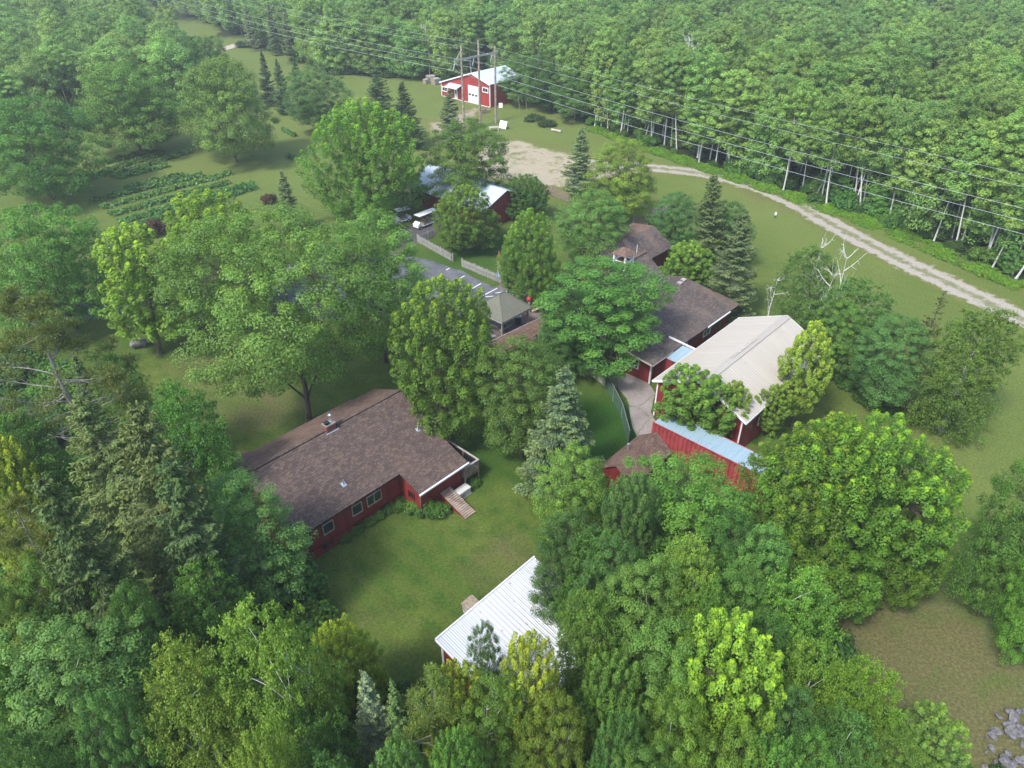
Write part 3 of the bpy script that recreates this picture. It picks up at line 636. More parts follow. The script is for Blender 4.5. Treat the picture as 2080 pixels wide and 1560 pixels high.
for x in (.1, S_ - .1):
    for y in (.1, S_ - .1): MB().box(x - .09, x + .09, y - .09, y + .09, 0, h0 - .06).build('post', M['wood'], pv)
mb = MB(); mb.box(-.22, S_ + .22, -.24, -.16, h0 - .2, h0 - .055); mb.box(-.24, -.16, -.15, S_ + .22, h0 - .2, h0 - .055); mb.box(S_ + .16, S_ + .24, -.15, S_ + .22, h0 - .2, h0 - .055); mb.build('fascia', M['wood_grey'], pv)
def picnic_table(x, y, lab):
    t_ = empty('picnic_table', (x, y, 0), TH, lab, 'table')
    mb = MB()
    for i in range(5): mb.box(-.9, .9, -.37 + i*.15, -.24 + i*.15, .70, .74)
    mb.build('tabletop', M['wood_grey'], t_)
    for s_ in (-1, 1):
        mb = MB(); mb.box(-.9, .9, s_*.72 - .13, s_*.72 + .13, .40, .44); mb.build('bench', M['wood_grey'], t_)
        mb = MB(); mb.bar((s_*.6, -.7, 0), (s_*.6, -.2, .69), .08, .05); mb.bar((s_*.6, .7, 0), (s_*.6, .2, .69), .08, .05); mb.bar((s_*.6, -.8, .37), (s_*.6, .8, .37), .06, .05); mb.build('leg', M['wood_grey'], t_)
picnic_table(*loc2w(OP, 2.0, 2.1), 'grey wooden picnic table under the olive pavilion roof')
picnic_table(*loc2w(OP, -1.2, 1.0), 'grey wooden picnic table at the near side of the pavilion')
rt = empty('round_table', (*P(1052, 658)[:2], 0), 0, 'white round table on a black stand beside the pavilion', 'table')
MB().tube([(0, 0, .98), (0, 0, 1.04)], .42, 24).build('tabletop', M['white'], rt); mb = MB(); mb.tube([(0, 0, .02), (0, 0, .3), (0, 0, .95)], [.36, .34, .3], 16); mb.build('stand', M['black'], rt)
# red capped flower planter
fp = empty('planter_post', (*P(1075, 634)[:2], 0), 0, 'garden post with a red cap and green plants beside the pavilion', 'planter')
MB().tube([(0, 0, 0), (0, 0, 1.6)], [.14, .1], 8).build('post', M['pole'], fp); mb = MB(); mb.tube([(0, 0, 1.6), (0, 0, 1.75), (0, 0, 1.95), (0, 0, 2.02)], [.3, .34, .22, .05], 14); mb.build('cap', M['hat_red'], fp)

# --- blue-grey roofed red building
OB = (-15.1, 106.0)
bb = empty('shop_building', (*OB, 0), TH, 'red building with pale metal roof and blue sign half hidden by trees', 'building')
MB().prism([(0, -15.4, 0), (0, -15.4, 2.95), (4.2, -15.4, 4.55), (8.4, -15.4, 2.95), (8.4, -15.4, 0)], (0, 15.4, 0)).build('wall', M['red'], bb)
mb = MB(); ribbed(mb, (-.5, .3, 2.95), (-.5, -15.8, 2.95), (4.2, -15.8, 4.75), (4.2, .3, 4.75), .35); ribbed(mb, (8.9, .3, 2.95), (8.9, -15.8, 2.95), (4.2, -15.8, 4.75), (4.2, .3, 4.75), .35); mb.build('roof', M['grey_roof'], bb)
mb = MB(); mb.bar((-.54, -2.4, 2.86), (-.54, -15.8, 2.86), .06, .2); mb.build('fascia', M['white'], bb); MB().box(-.05, .1, -.12, .03, 0, 2.85).build('corner_trim', M['white'], bb)
window(bb, 0, -1.75, 1.1, .95, 1.15, 0, -1, 'red_dark', .08, 1)
mb = MB(); mb.box(-.1, -.03, -2.1, -.35, 2.35, 2.85); sg = mb.build('sign', M['white'], bb); mb = MB(); mb.box(-.115, -.102, -1.95, -.5, 2.42, 2.78); mb.build('sign_panel', M['cyan'], sg)
mb = MB()
for i, (a, b) in enumerate(((.62, .85), (.92, 1.12), (1.2, 1.45), (1.52, 1.8))): mb.box(-.122, -.116, -b, -a, 2.5 + .03*(i % 2), 2.7)
mb.build('lettering', M['white'], sg)

# --- far red garage
OG = (-4.6, 161.7)
gg = empty('garage', (*OG, 0), TH, 'red metal garage with white overhead door and lean-to side beyond the utility poles', 'garage')
MB().prism([(0, 0, 0), (0, 0, 4.7), (0, 5.3, 6.15), (0, 15.2, 2.95), (0, 15.2, 0)], (10, 0, 0)).build('wall', M['red_bright'], gg)
mb = MB(); ribbed(mb, (-.25, -.25, 4.72), (10.2, -.25, 4.72), (10.2, 5.3, 6.28), (-.25, 5.3, 6.28), .5); ribbed(mb, (-.25, 15.5, 2.98), (10.2, 15.5, 2.98), (10.2, 5.3, 6.28), (-.25, 5.3, 6.28), .5); mb.build('roof', M['grey_roof'], gg)
mb = MB(); mb.bar((-.3, -.25, 4.6), (-.3, 5.3, 6.18), .08, .24); mb.bar((-.3, 15.5, 2.88), (-.3, 5.3, 6.18), .08, .24); mb.build('fascia', M['white'], gg)
for y in (-.03, 15.05): MB().box(-.05, .1, y, y + .18, .1, 4.5 if y < 1 else 2.9).build('corner_trim', M['white'], gg)
mb = MB(); mb.box(-.04, -.003, .2, 15.0, .02, .14); mb.build('base_trim', M['white'], gg)
q0, q1 = on_plane(951, 173, OG, 0, 0), on_plane(975, 212, OG, 0, 0)
y0, y1 = sorted((q0[1], q1[1] + .25)); zt = 3.7
mb = MB()
for k in range(5): mb.box(-.1, -.02, y0, y1, .12 + k * (zt - .12) / 5, .12 + (k + 1) * (zt - .12) / 5 - .015)
od = mb.build('overhead_door', M['white'], gg)
for k in range(3): mb = MB(); a = y0 + (y1 - y0) * (.12 + .31 * k); mb.box(-.13, -.102, a, a + .65, 1.65, 2.0); mb.build('window', M['glass'], od)
q0 = on_plane(927, 200, OG, 0, 0); mb = MB(); mb.box(-.1, -.02, q0[1] - .5, q0[1] + .45, .1, 2.15); pd = mb.build('door', M['white'], gg)
for zz in (1.2, 1.65): mb = MB(); mb.box(-.13, -.102, q0[1] - .2, q0[1] + .2, zz, zz + .38); mb.build('pane', M['glass'], pd)
q0 = on_plane(986, 183, OG, 0, 0); window(gg, 0, q0[1] - .7, q0[2] - .35, 1.4, .7, 0, -1, 'white', .18, 2)
q0 = on_plane(904, 181, OG, 0, 0); window(gg, 0, q0[1] - .7, q0[2] - .35, 1.4, .7, 0, -1, 'white', .18, 2)
q0 = on_plane(918, 174, OG, 0, -1.2); aw = MB(); ya = q0[1]
ribbed(aw, (-1.7, ya - 1.9, q0[2] - .35), (-1.7, ya + 1.9, q0[2] - .35), (-.02, ya + 1.9, q0[2] + .2), (-.02, ya - 1.9, q0[2] + .2), .4); aw = aw.build('awning', M['grey_roof'], gg)
mb = MB(); mb.bar((-1.74, ya - 1.95, q0[2] - .38), (-1.74, ya + 1.95, q0[2] - .38), .06, .14); mb.build('fascia', M['white'], aw)

# --- utility structure, wires
LDIR = Vector((.69, -.724, 0)); ARM = Vector((.68, .733, 0))
def h_frame(base, lab, tops):
    e = empty('utility_pole_structure', (*base, 0), math.atan2(ARM.y, ARM.x), lab, 'utility pole')
    xs = [4.4 * (i - (len(tops) - 1) / 2) for i in range(len(tops))]
    for x, h in zip(xs, tops): MB().tube([(x, 0, 0), (x, 0, h)], [.24, .17], 10).build('pole', M['pole'], e)
    za_ = 13.0 if len(tops) == 3 else 15.5
    mb = MB(); mb.box(xs[0] - 1.9, xs[-1] + .5, -.24, -.14, za_ - .16, za_ + .16); mb.build('crossarm', M['wood_grey'], e)
    mb = MB(); mb.bar((xs[0] - 1.7, -.2, za_), (xs[0], -.2, tops[0] - .5), .08, .1); mb.build('brace', M['wood_grey'], e)
    for k in range(3):
        x = xs[0] - 1.8 + k * (xs[-1] - xs[0] + 2.0) / 2.25; mb = MB(); mb.tube([(x, -.2, za_ - .16), (x - .5, -.2, za_ - 1.5)], [.06, .06], 8)
        for q in range(7): f_ = .15 + q * .1; c0 = (x - .5*f_, -.2, za_ - .16 - 1.34*f_); mb.tube([c0, (c0[0] - .015, -.2, c0[2] - .04)], .11, 8)
        mb.build('insulator', M['steel'], e)
    return e
HB = (-6.2, 146.9)
h_frame(HB, 'three-pole wooden utility structure with one crossarm before the red garage', (15.2, 15.6, 14.1))
h_frame((-142, 288), 'distant two-pole utility structure in the grassy clearing at far left', (19, 19))
def wire(a, mid_sag, s_end, zend, lab, r=.028):
    pts = []
    for i in range(31):
        f_ = i / 30; q = Vector(a) + s_end * f_; pts.append((q.x, q.y, a[2] + (zend - a[2]) * f_ - 4 * mid_sag * f_ * (1 - f_)))
    o = MB().tube(pts, r, 5, True).build('power_line', M['wire']); tag(o, lab, 'wire', 'wires of the power line')
    return o
for k, nm in enumerate(('near', 'middle', 'far')):
    off = ARM * (-6.1 + 4.1 * k - .5); a = (HB[0] + off.x, HB[1] + off.y, 11.4)
    wire(a, 2.6, Vector((LDIR.x * 190, LDIR.y * 190, 0)), 11.4, f'bright {nm} conductor wire sagging over the gravel track', .018)
    wire(a, 2.4, Vector((-135.8, 141.5, 0)), 14.0, f'pale {nm} conductor wire running off over the far clearing', .022)
for k, nm in enumerate(('first', 'second')):
    off = ARM * (-4.4 + 4.4 * k); a = (HB[0] + off.x, HB[1] + off.y, 15.1)
    wire(a, 2.2, Vector((LDIR.x * 190, LDIR.y * 190, 0)), 15.1, f'thin {nm} upper shield wire strung along the wood edge', .012)
    wire(a, 2.2, Vector((-135.8, 141.5, 0)), 18.5, f'thin {nm} upper shield wire toward the distant poles', .016)

# --- fences
def picket_fence(a, b, lab, h=1.15, mt='wood_grey', gap=.16):
    a, b = Vector((*a, 0)), Vector((*b, 0)); d = b - a; L = d.length
    e = empty('picket_fence', a, math.atan2(d.y, d.x), lab, 'fence')
    n = max(2, round(L / 2.4)); mb = MB()
    for i in range(int(L / gap)): x = i * gap + .03; hh = h + .05 * math.sin(i * 1.7); mb.box(x, x + .085, -.05, -.025, .06, hh - .05); mb.add([(x, -.05, hh - .05), (x + .085, -.05, hh - .05), (x + .085, -.025, hh - .05), (x, -.025, hh - .05), (x + .042, -.038, hh + .02)], [(0,1,4),(1,2,4),(2,3,4),(3,0,4)])
    mb.build('pickets', M[mt], e)
    for z in (.3, .85): mb = MB(); mb.bar((0, 0, z), (L, 0, z), .045, .09); mb.build('rail', M[mt], e)
    for i in range(n + 1): x = L * i / n; mb = MB(); mb.box(x - .05, x + .05, .026, .12, 0, h + .02); mb.build('post', M[mt], e)
picket_fence(P(848, 492)[:2], P(919, 532)[:2], 'long grey picket fence between green lawn and the parking lot')
picket_fence(P(938, 542)[:2], P(1017, 576)[:2], 'grey picket fence with the welcome flag and blue sign at its end')
picket_fence(P(852, 494)[:2], P(890, 478)[:2], 'short grey picket fence between the golf cart driveway and lawn')
picket_fence(P(1284, 456)[:2], P(1312, 470)[:2], 'short dark picket fence behind the lodge wing', 1.2, 'pole')
picket_fence(P(1108, 393)[:2], P(1155, 412)[:2], 'weathered plank fence at the gravel lot edge', 1.5, 'wood', .13)
FPTS = [P(1175, 752)[:2], P(1205, 768)[:2], P(1228, 785)[:2], P(1245, 815)[:2], P(1262, 850)[:2], P(1276, 905)[:2]]
cf = empty('chain_link_fence', (*FPTS[0], 0), 0, 'chain-link fence with green privacy mesh along the concrete path', 'fence')
for i, (a, b) in enumerate(zip(FPTS[:-1], FPTS[1:])):
    o0 = FPTS[0]; A2 = (a[0]-o0[0], a[1]-o0[1]); B2 = (b[0]-o0[0], b[1]-o0[1])
    MB().bar((*A2, .82), (*B2, .82), .02, 1.5).build('mesh_panel', M['green_mesh'] if i > 1 else M['wood_grey'], cf)
    MB().tube([(*A2, 1.62), (*B2, 1.62)], .03, 6).build('top_rail', M['steel'], cf); MB().tube([(*A2, 0), (*A2, 1.68)], .035, 8).build('post', M['steel'], cf)
bn = empty('bin', (*P(1181, 748)[:2], 0), TH, 'dark blue-grey bin at the top end of the chain-link fence', 'bin')
mb = MB(); mb.add([(-.3,-.3,0),(.3,-.3,0),(.3,.3,0),(-.3,.3,0),(-.38,-.38,1.0),(.38,-.38,1.0),(.38,.38,1.0),(-.38,.38,1.0)], [(3,2,1,0),(4,5,6,7),(0,1,5,4),(1,2,6,5),(2,3,7,6),(3,0,4,7)]); mb.build('body', M['black'], bn); MB().box(-.4, .4, -.4, .4, 1.003, 1.08).build('lid', M['black'], bn, .02)

# --- welcome feather flag
fx, fy, _ = P(1008, 572)
ff = empty('feather_flag', (fx, fy, 0), rad(-6), 'tall red feather flag reading WELCOME behind the picket fence', 'flag')
mb = MB(); mb.tube([(.12, 0, 0), (.12, 0, 2.4), (.2, 0, 3.4), (.34, 0, 4.0)], [.025, .02, .016, .01], 6); mb.build('pole', M['black'], ff)
cut = [(.10, .75), (.78, .75), (.72, 1.6), (.62, 2.6), (.50, 3.5), (.40, 4.0), (.33, 4.05), (.2, 3.4), (.12, 2.4)]
lo_ = [(.13, .75), (.80, .75), (.74, 1.7), (.66, 2.7), (.135, 2.7)]; hi_ = [(.135, 2.71), (.66, 2.71), (.54, 3.5), (.42, 4.02), (.35, 4.05), (.21, 3.4)]
mb = MB(); mb.prism([(x, -.012, z) for x, z in lo_], (0, .024, 0)); mb.build('banner', M['flag_red'], ff)
mb = MB(); mb.prism([(x, -.012, z) for x, z in hi_], (0, .024, 0)); mb.build('banner', M['flag_brown'], ff)
mb = MB(); mb.prism([(.15, -.016, .8), (.50, -.016, .8), (.45, -.016, 2.65), (.15, -.016, 2.65)], (0, .003, 0)); mb.build('white_panel', M['white'], ff)
dg = bpy.context.evaluated_depsgraph_get
for i, ch_ in enumerate('WELCOME'):
    cu_ = bpy.data.curves.new('letter', 'FONT'); cu_.body = ch_; cu_.size = .36; cu_.extrude = .004; cu_.align_x = 'CENTER'
    tmp = bpy.data.objects.new('letter', cu_); me = bpy.data.meshes.new_from_object(tmp); bpy.data.objects.remove(tmp); me.materials.clear(); me.materials.append(M['flag_red']); o = bpy.data.objects.new('letter', me); COL.objects.link(o); o.parent = ff
    o.location = (.31, -.024, 2.38 - i * .255); o.rotation_euler = (rad(90), 0, 0)
# blue parking sign on the fence end
q = P(1013, 574); ps = empty('parking_sign', (q[0], q[1] - .15, 0), rad(-24), 'blue accessible parking sign at the fence end below the flag', 'sign')
MB().tube([(0, .03, 0), (0, .03, 1.45)], .03, 8).build('post', M['steel'], ps); MB().box(-.2, .2, -.02, -.001, .75, 1.4).build('plate', M['cyan'], ps)
mb = MB(); mb.tube([(.0, -.026, 1.26), (.0, -.022, 1.26)], .05, 10)
for a, b in (((0, 1.2), (0, 1.02)), ((0, 1.02), (.1, 1.02)), ((.1, 1.02), (.13, .88)), ((0, 1.12), (.09, 1.12))): mb.bar((a[0], -.026, a[1]), (b[0], -.026, b[1]), .03, .03)
ring = [(.01 + .11*math.cos(t_), -.026, .96 + .11*math.sin(t_)) for t_ in np.linspace(rad(130), rad(360), 14)]
mb.tube(ring, .014, 4); mb.build('symbol', M['white'], ps)
# bollard lamp by the pavilion
bl = empty('path_lamp', (*P(1033, 600)[:2], 0), 0, 'thin black path lamp post at the parking lot corner', 'lamp')
MB().tube([(0, 0, 0), (0, 0, 1.6)], [.06, .05], 8).build('post', M['black'], bl); MB().tube([(0, 0, 1.6), (0, 0, 1.66), (0, 0, 1.9), (0, 0, 2.0)], [.08, .14, .14, .03], 10).build('lamp_head', M['black'], bl)

# --- golf carts
def golf_cart(x, y, rz, lab, rows, L):
    e = empty('golf_cart', (x, y, 0), rz, lab, 'golf cart')
    mb = MB(); mb.box(-L/2, L/2, -.55, .55, .28, .42); mb.prism([(L/2 - .75, -.55, .42), (L/2, -.55, .42), (L/2, -.55, .7), (L/2 - .45, -.55, 1.0), (L/2 - .6, -.55, 1.0)], (0, 1.1, 0)); mb.box(-L/2, -L/2 + .5, -.55, .55, .42, .8); mb.build('body', M['white'], e, .04)
    for sx in (-1, 1):
        for sy in (-1, 1):
            mb = MB(); mb.tube([(sx*(L/2 - .5), sy*.46, .23), (sx*(L/2 - .5), sy*.6, .23)], .23, 16); wh = mb.build('wheel', M['black'], e)
            mb = MB(); mb.tube([(sx*(L/2 - .5), sy*.57, .23), (sx*(L/2 - .5), sy*.615, .23)], .12, 12); mb.build('rim', M['steel'], wh)
    for k in range(rows):
        cx2 = L/2 - 1.35 - k * .85; mb = MB(); mb.box(cx2 - .25, cx2 + .25, -.5, .5, .42, .72); mb.box(cx2 - .32, cx2 - .2, -.5, .5, .74, 1.15); mb.build('seat', M['wood'], e, .04)
    for sx in (-1, 1):
        for sy in (-.5, .5): MB().tube([(sx*(L/2 - .4), sy, .45), (sx*(L/2 - .55), sy, 1.84)], .022, 6).build('post', M['black'], e)
    MB().box(-L/2 + .1, L/2 - .35, -.62, .62, 1.85, 1.93).build('canopy', M['white'], e, .035)
    mb = MB(); mb.tube([(L/2 - .75, .25, .95), (L/2 - .95, .25, 1.1)], .02, 6); mb.tube([(L/2 - .93, .25, 1.08), (L/2 - .95, .25, 1.1)], .17, 12); mb.build('steering_wheel', M['black'], e)
golf_cart(*P(866, 458)[:2], rad(228), 'long white golf cart with flat canopy parked before the red building', 3, 4.0)
golf_cart(*P(817, 451)[:2], rad(215), 'white golf cart partly under the trees beside the longer one', 1, 2.5)

# --- odds and ends on the far lawn
def crate(px, py, lab, s):
    e = empty('crate', (*P(px, py)[:2], 0), rad(20 + px % 7 * 5), lab, 'crate', 'wooden crates at the wood edge')
    mb = MB()
    for k in range(4): z = .1 + k * s * .25; mb.box(-s*.6, s*.6, -s*.6, s*.6, z, z + s*.2)
    mb.build('boards', M['wood_grey'], e)
    for sx in (-1, 1): mb = MB(); mb.box(sx*s*.6 - .06, sx*s*.6 + .06, -s*.62, s*.62, 0, s + .05); mb.build('frame', M['wood'], e)
crate(866, 169, 'low flat grey crate at the left of three by the wood', .9); crate(875, 167, 'tallest grey crate in the middle of three by the wood', 1.5); crate(886, 171, 'square grey crate at the right of three by the wood', 1.3)
q = P(1020, 262); tr = empty('white_board', (q[0], q[1], 0), rad(-40), 'leaning white panel beside the foot of the utility poles', 'panel')
mb = MB(); mb.prism([(-.9, 0, .1), (.9, 0, .1), (.9, .5, 1.4), (-.9, .5, 1.4)], (0, .06, .02)); mb.build('panel', M['white'], tr); mb = MB(); mb.bar((-.8, .48, 1.25), (-.8, 1.1, 0), .06, .06); mb.bar((.8, .48, 1.25), (.8, 1.1, 0), .06, .06); mb.build('prop', M['wood'], tr)
q = P(1003, 266); tr = empty('white_table', (q[0], q[1], 0), rad(10), 'low white table beside the leaning panel', 'table'); MB().box(-.9, .9, -.5, .5, .7, .76).build('tabletop', M['cream'], tr)
for sx in (-.8, .8):
    for sy in (-.4, .4): MB().box(sx - .04, sx + .04, sy - .04, sy + .04, 0, .698).build('leg', M['white'], tr)
q = P(1130, 268); o = MB().tube([(-1.1, 0, .26), (-.2, .02, .27), (1.1, 0, .26)], [.25, .22, .24], 12).build('log', M['cream'], loc=(q[0], q[1], 0)); o.rotation_euler[2] = rad(-35); tag(o, 'pale log lying on the lawn below the wood edge', 'log')
q = P(984, 229); o = MB().box(-1.1, 1.1, -.4, .4, 0, .1).box(-1.1, 1.1, -.45, -.38, .1, .55).box(-1.1, 1.1, .38, .45, .1, .55).box(-1.15, -1.08, -.38, .38, .1, .55).box(1.08, 1.15, -.38, .38, .1, .55).build('trough', M['pole'], loc=(q[0], q[1], 0)); o.rotation_euler[2] = rad(40); tag(o, 'dark open trough on the grass before the garage door', 'trough')
for i, (a, nm) in enumerate((((1056, 226), 'left'), ((1070, 222), 'right'))):
    q = P(*a); o = MB().tube([(0, 0, 0), (-.35, .2, 3.0)], .05, 6).build('stake', M['wood'], loc=(q[0], q[1], 0)); tag(o, f'thin leaning wooden stake, the {nm} one of the pair by the bean patch', 'stake')
q = P(1017, 219); o = MB().prism([(-.4, 0, 0), (.4, 0, 0), (.4, .3, .9), (-.4, .3, .9)], (0, .1, 0)).build('white_sack', M['white'], loc=(q[0], q[1], 0)); tag(o, 'small white slab leaning at the garage side wall', 'slab')
q = P(1574, 443); pb = empty('yard_marker', (q[0], q[1], 0), 0, 'small white-topped marker post standing on the mown lawn', 'marker'); MB().tube([(0, 0, 0), (0, 0, .5)], .05, 8).build('post', M['black'], pb); MB().tube([(0, 0, .5), (0, 0, .78), (0, 0, .85)], [.17, .17, .08], 12).build('cap', M['white'], pb)
# --- boulders
def rock_mesh(seed):
    import bmesh
    r = random.Random(seed); bm = bmesh.new(); bmesh.ops.create_icosphere(bm, subdivisions=2, radius=1)
    cuts = [Vector((r.gauss(0, 1), r.gauss(0, 1), r.gauss(0, 1))).normalized() for _ in range(9)]
    for v_ in bm.verts:
        for c_ in cuts:
            h_ = v_.co.dot(c_) - .55
            if h_ > 0: v_.co -= c_ * h_
        v_.co += Vector((r.gauss(0, .02), r.gauss(0, .02), r.gauss(0, .02))); v_.co.z *= .75
    me = bpy.data.meshes.new('rock'); bm.to_mesh(me); bm.free(); me.materials.append(M['stone']); return me
RK = [rock_mesh(i) for i in range(6)]
o = bpy.data.objects.new('boulder', RK[0]); COL.objects.link(o); q = P(285, 706); o.location = (q[0], q[1], .45); o.scale = (1.0, .8, .75); tag(o, 'lone grey boulder at the foot of the slim yellow-green maple', 'boulder')
rr_ = random.Random(8); n_ = 0
for i in range(90):
    px, py = rr_.uniform(1985, 2110), rr_.uniform(1440, 1600)
    if (px - 1985) * .55 + (py - 1440) * .25 < 26 or rr_.random() < .3: continue
    s = rr_.choice((.14, .18, .22, .28, .34, .45)); q = P(px, py); o = bpy.data.objects.new('rock', RK[i % 6]); COL.objects.link(o); o.location = (q[0], q[1], s * .35 + rr_.uniform(0, .15)); o.scale = (s, s * rr_.uniform(.6, 1), s); o.rotation_euler = (rr_.uniform(-.5, .5), rr_.uniform(-.5, .5), rr_.uniform(0, 6))
    tag(o, 'angular grey rock in the heap at the corner of the brown grass', 'rock', 'rocks heaped at the lower right corner')

# ------------------------------------------------------------------ trees
def leaf_material(fixed=None, tipv=.3):
    """one foliage shader: colour from the crown's own object colour, varied leaf by leaf and clump by clump; young shoot tips are yellower"""
    t = NT("foliage"); oi = t.n("ObjectInfo"); v = t.obj()
    base = oi.outputs["Color"] if fixed is None else (*fixed, 1); alpha = oi.outputs["Alpha"] if fixed is None else tipv
    rnd = t.attr("rnd")[2]; tip = t.attr("tip")[2]
    hs = t.n("HueSaturation"); t.put(hs.inputs["Color"], base)
    t.put(hs.inputs["Hue"], t.math('ADD', .485, t.math('MULTIPLY', oi.outputs["Random"], .03)))
    t.put(hs.inputs["Value"], t.math('ADD', .8, t.math('MULTIPLY', t.math('FRACT', t.math('MULTIPLY', oi.outputs["Random"], 7.31)), .4)))
    c = hs.outputs[0]
    n = t.noise(v, .45, 3, .6)
    c = t.mix(t.math('MULTIPLY', t.sstep(n, .42, .68), .35), c, t.mix(1.0, c, (1.45, 1.2, .9), 'MULTIPLY'))
    c = t.mix(1.0, c, t.ramp(rnd, (0, .62), (.5, .95), (1, 1.4)), 'MULTIPLY')
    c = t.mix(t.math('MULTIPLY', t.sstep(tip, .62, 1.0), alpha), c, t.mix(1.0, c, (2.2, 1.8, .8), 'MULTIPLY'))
    d = t.n("BsdfPrincipled"); t.put(d.inputs["Base Color"], c); d.inputs["Roughness"].default_value = .55; d.inputs["Specular IOR Level"].default_value = .25
    tr = t.n("BsdfTranslucent"); t.put(tr.inputs[0], t.mix(1.0, c, (1.35, 1.35, .7), 'MULTIPLY'))
    mx = t.n("MixShader"); mx.inputs[0].default_value = .32
    t.t.links.new(d.outputs[0], mx.inputs[1]); t.t.links.new(tr.outputs[0], mx.inputs[2]); t.t.links.new(mx.outputs[0], t.out.inputs[0])
    return t.m
M['leaf'] = leaf_material()
def bark(name, c, dark, sc=(3, 3, .6), thr=.5):
    t = NT(name); v = t.obj(); n = t.noise(t.scale(v, sc), 2.0, 5, .7)
    return t.done(t.mix(t.sstep(n, thr - .08, thr + .12), c, dark), .9, 0, t.bump(n, .5, .03), .2)
M['bark'] = bark('grey_brown_bark', (.14, .11, .085), (.06, .048, .038))
M['bark_birch'] = bark('white_birch_bark', (.62, .60, .55), (.10, .09, .075), (.5, .5, 3.0), .60)
M['bark_grey'] = bark('weathered_grey_bark', (.30, .27, .24), (.15, .13, .11))

def unit(a): return a / np.maximum(np.linalg.norm(a, axis=-1, keepdims=True), 1e-9)
def leaf_mesh(name, c, nrm, rng, size, aspect=.55, fold=.25, rnd=None, tip=None, along=None):
    """folded leaf-shaped quads at c, facing nrm"""
    n = len(c); nrm = unit(nrm)
    ax = unit(np.cross(nrm, rng.normal(size=(n, 3)))) if along is None else unit(along - nrm * (along * nrm).sum(1, keepdims=True) * .6)
    sd_ = unit(np.cross(nrm, ax)); sz = (size * rng.uniform(.7, 1.35, n))[:, None]
    co = np.stack([c - ax * sz * .5, c + sd_ * sz * aspect * .5 + nrm * sz * fold * .3, c + ax * sz * .5, c - sd_ * sz * aspect * .5 + nrm * sz * fold * .3], 1).reshape(-1, 3)
    me = quads(name, co, np.arange(4 * n).reshape(-1, 4))
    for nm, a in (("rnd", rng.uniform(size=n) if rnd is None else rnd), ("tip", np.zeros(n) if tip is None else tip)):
        at = me.attributes.new(nm, 'FLOAT', 'FACE'); at.data.foreach_set("value", np.clip(a, 0, 1).astype(np.float32))
    me.materials.append(M['leaf']); return me
def tubes(name, paths, mt):
    """many tapering limbs as one mesh: paths = list of (points Nx3, radii N, sides)"""
    V, Fq, b = [], [], 0
    for p, r, n in paths:
        p = np.asarray(p, float); d = unit(np.gradient(p, axis=0)); up = np.where(np.abs(d[:, 2:3]) > .95, np.array([[1., 0, 0]]), np.array([[0, 0, 1.]]))
        u = unit(np.cross(d, up)); w_ = np.cross(d, u); a = np.arange(n) * 2 * math.pi / n
        ring = p[:, None] + (u[:, None] * np.cos(a)[None, :, None] + w_[:, None] * np.sin(a)[None, :, None]) * np.asarray(r)[:, None, None]
        V.append(ring.reshape(-1, 3)); k = len(p); idx = b + np.arange(k * n).reshape(k, n); nx = np.roll(idx, -1, 1)
        Fq.append(np.stack([idx[:-1], nx[:-1], nx[1:], idx[1:]], -1).reshape(-1, 4)); b += k * n
    me = quads(name, np.concatenate(V), np.concatenate(Fq)); me.polygons.foreach_set("use_smooth", np.ones(len(me.polygons), bool)); me.materials.append(mt); return me
def bez(a, b, bend, n=6):
    t_ = np.linspace(0, 1, n)[:, None]; m = (a + b) / 2 + bend
    return a * (1 - t_)**2 + 2 * m * t_ * (1 - t_) + b * t_**2

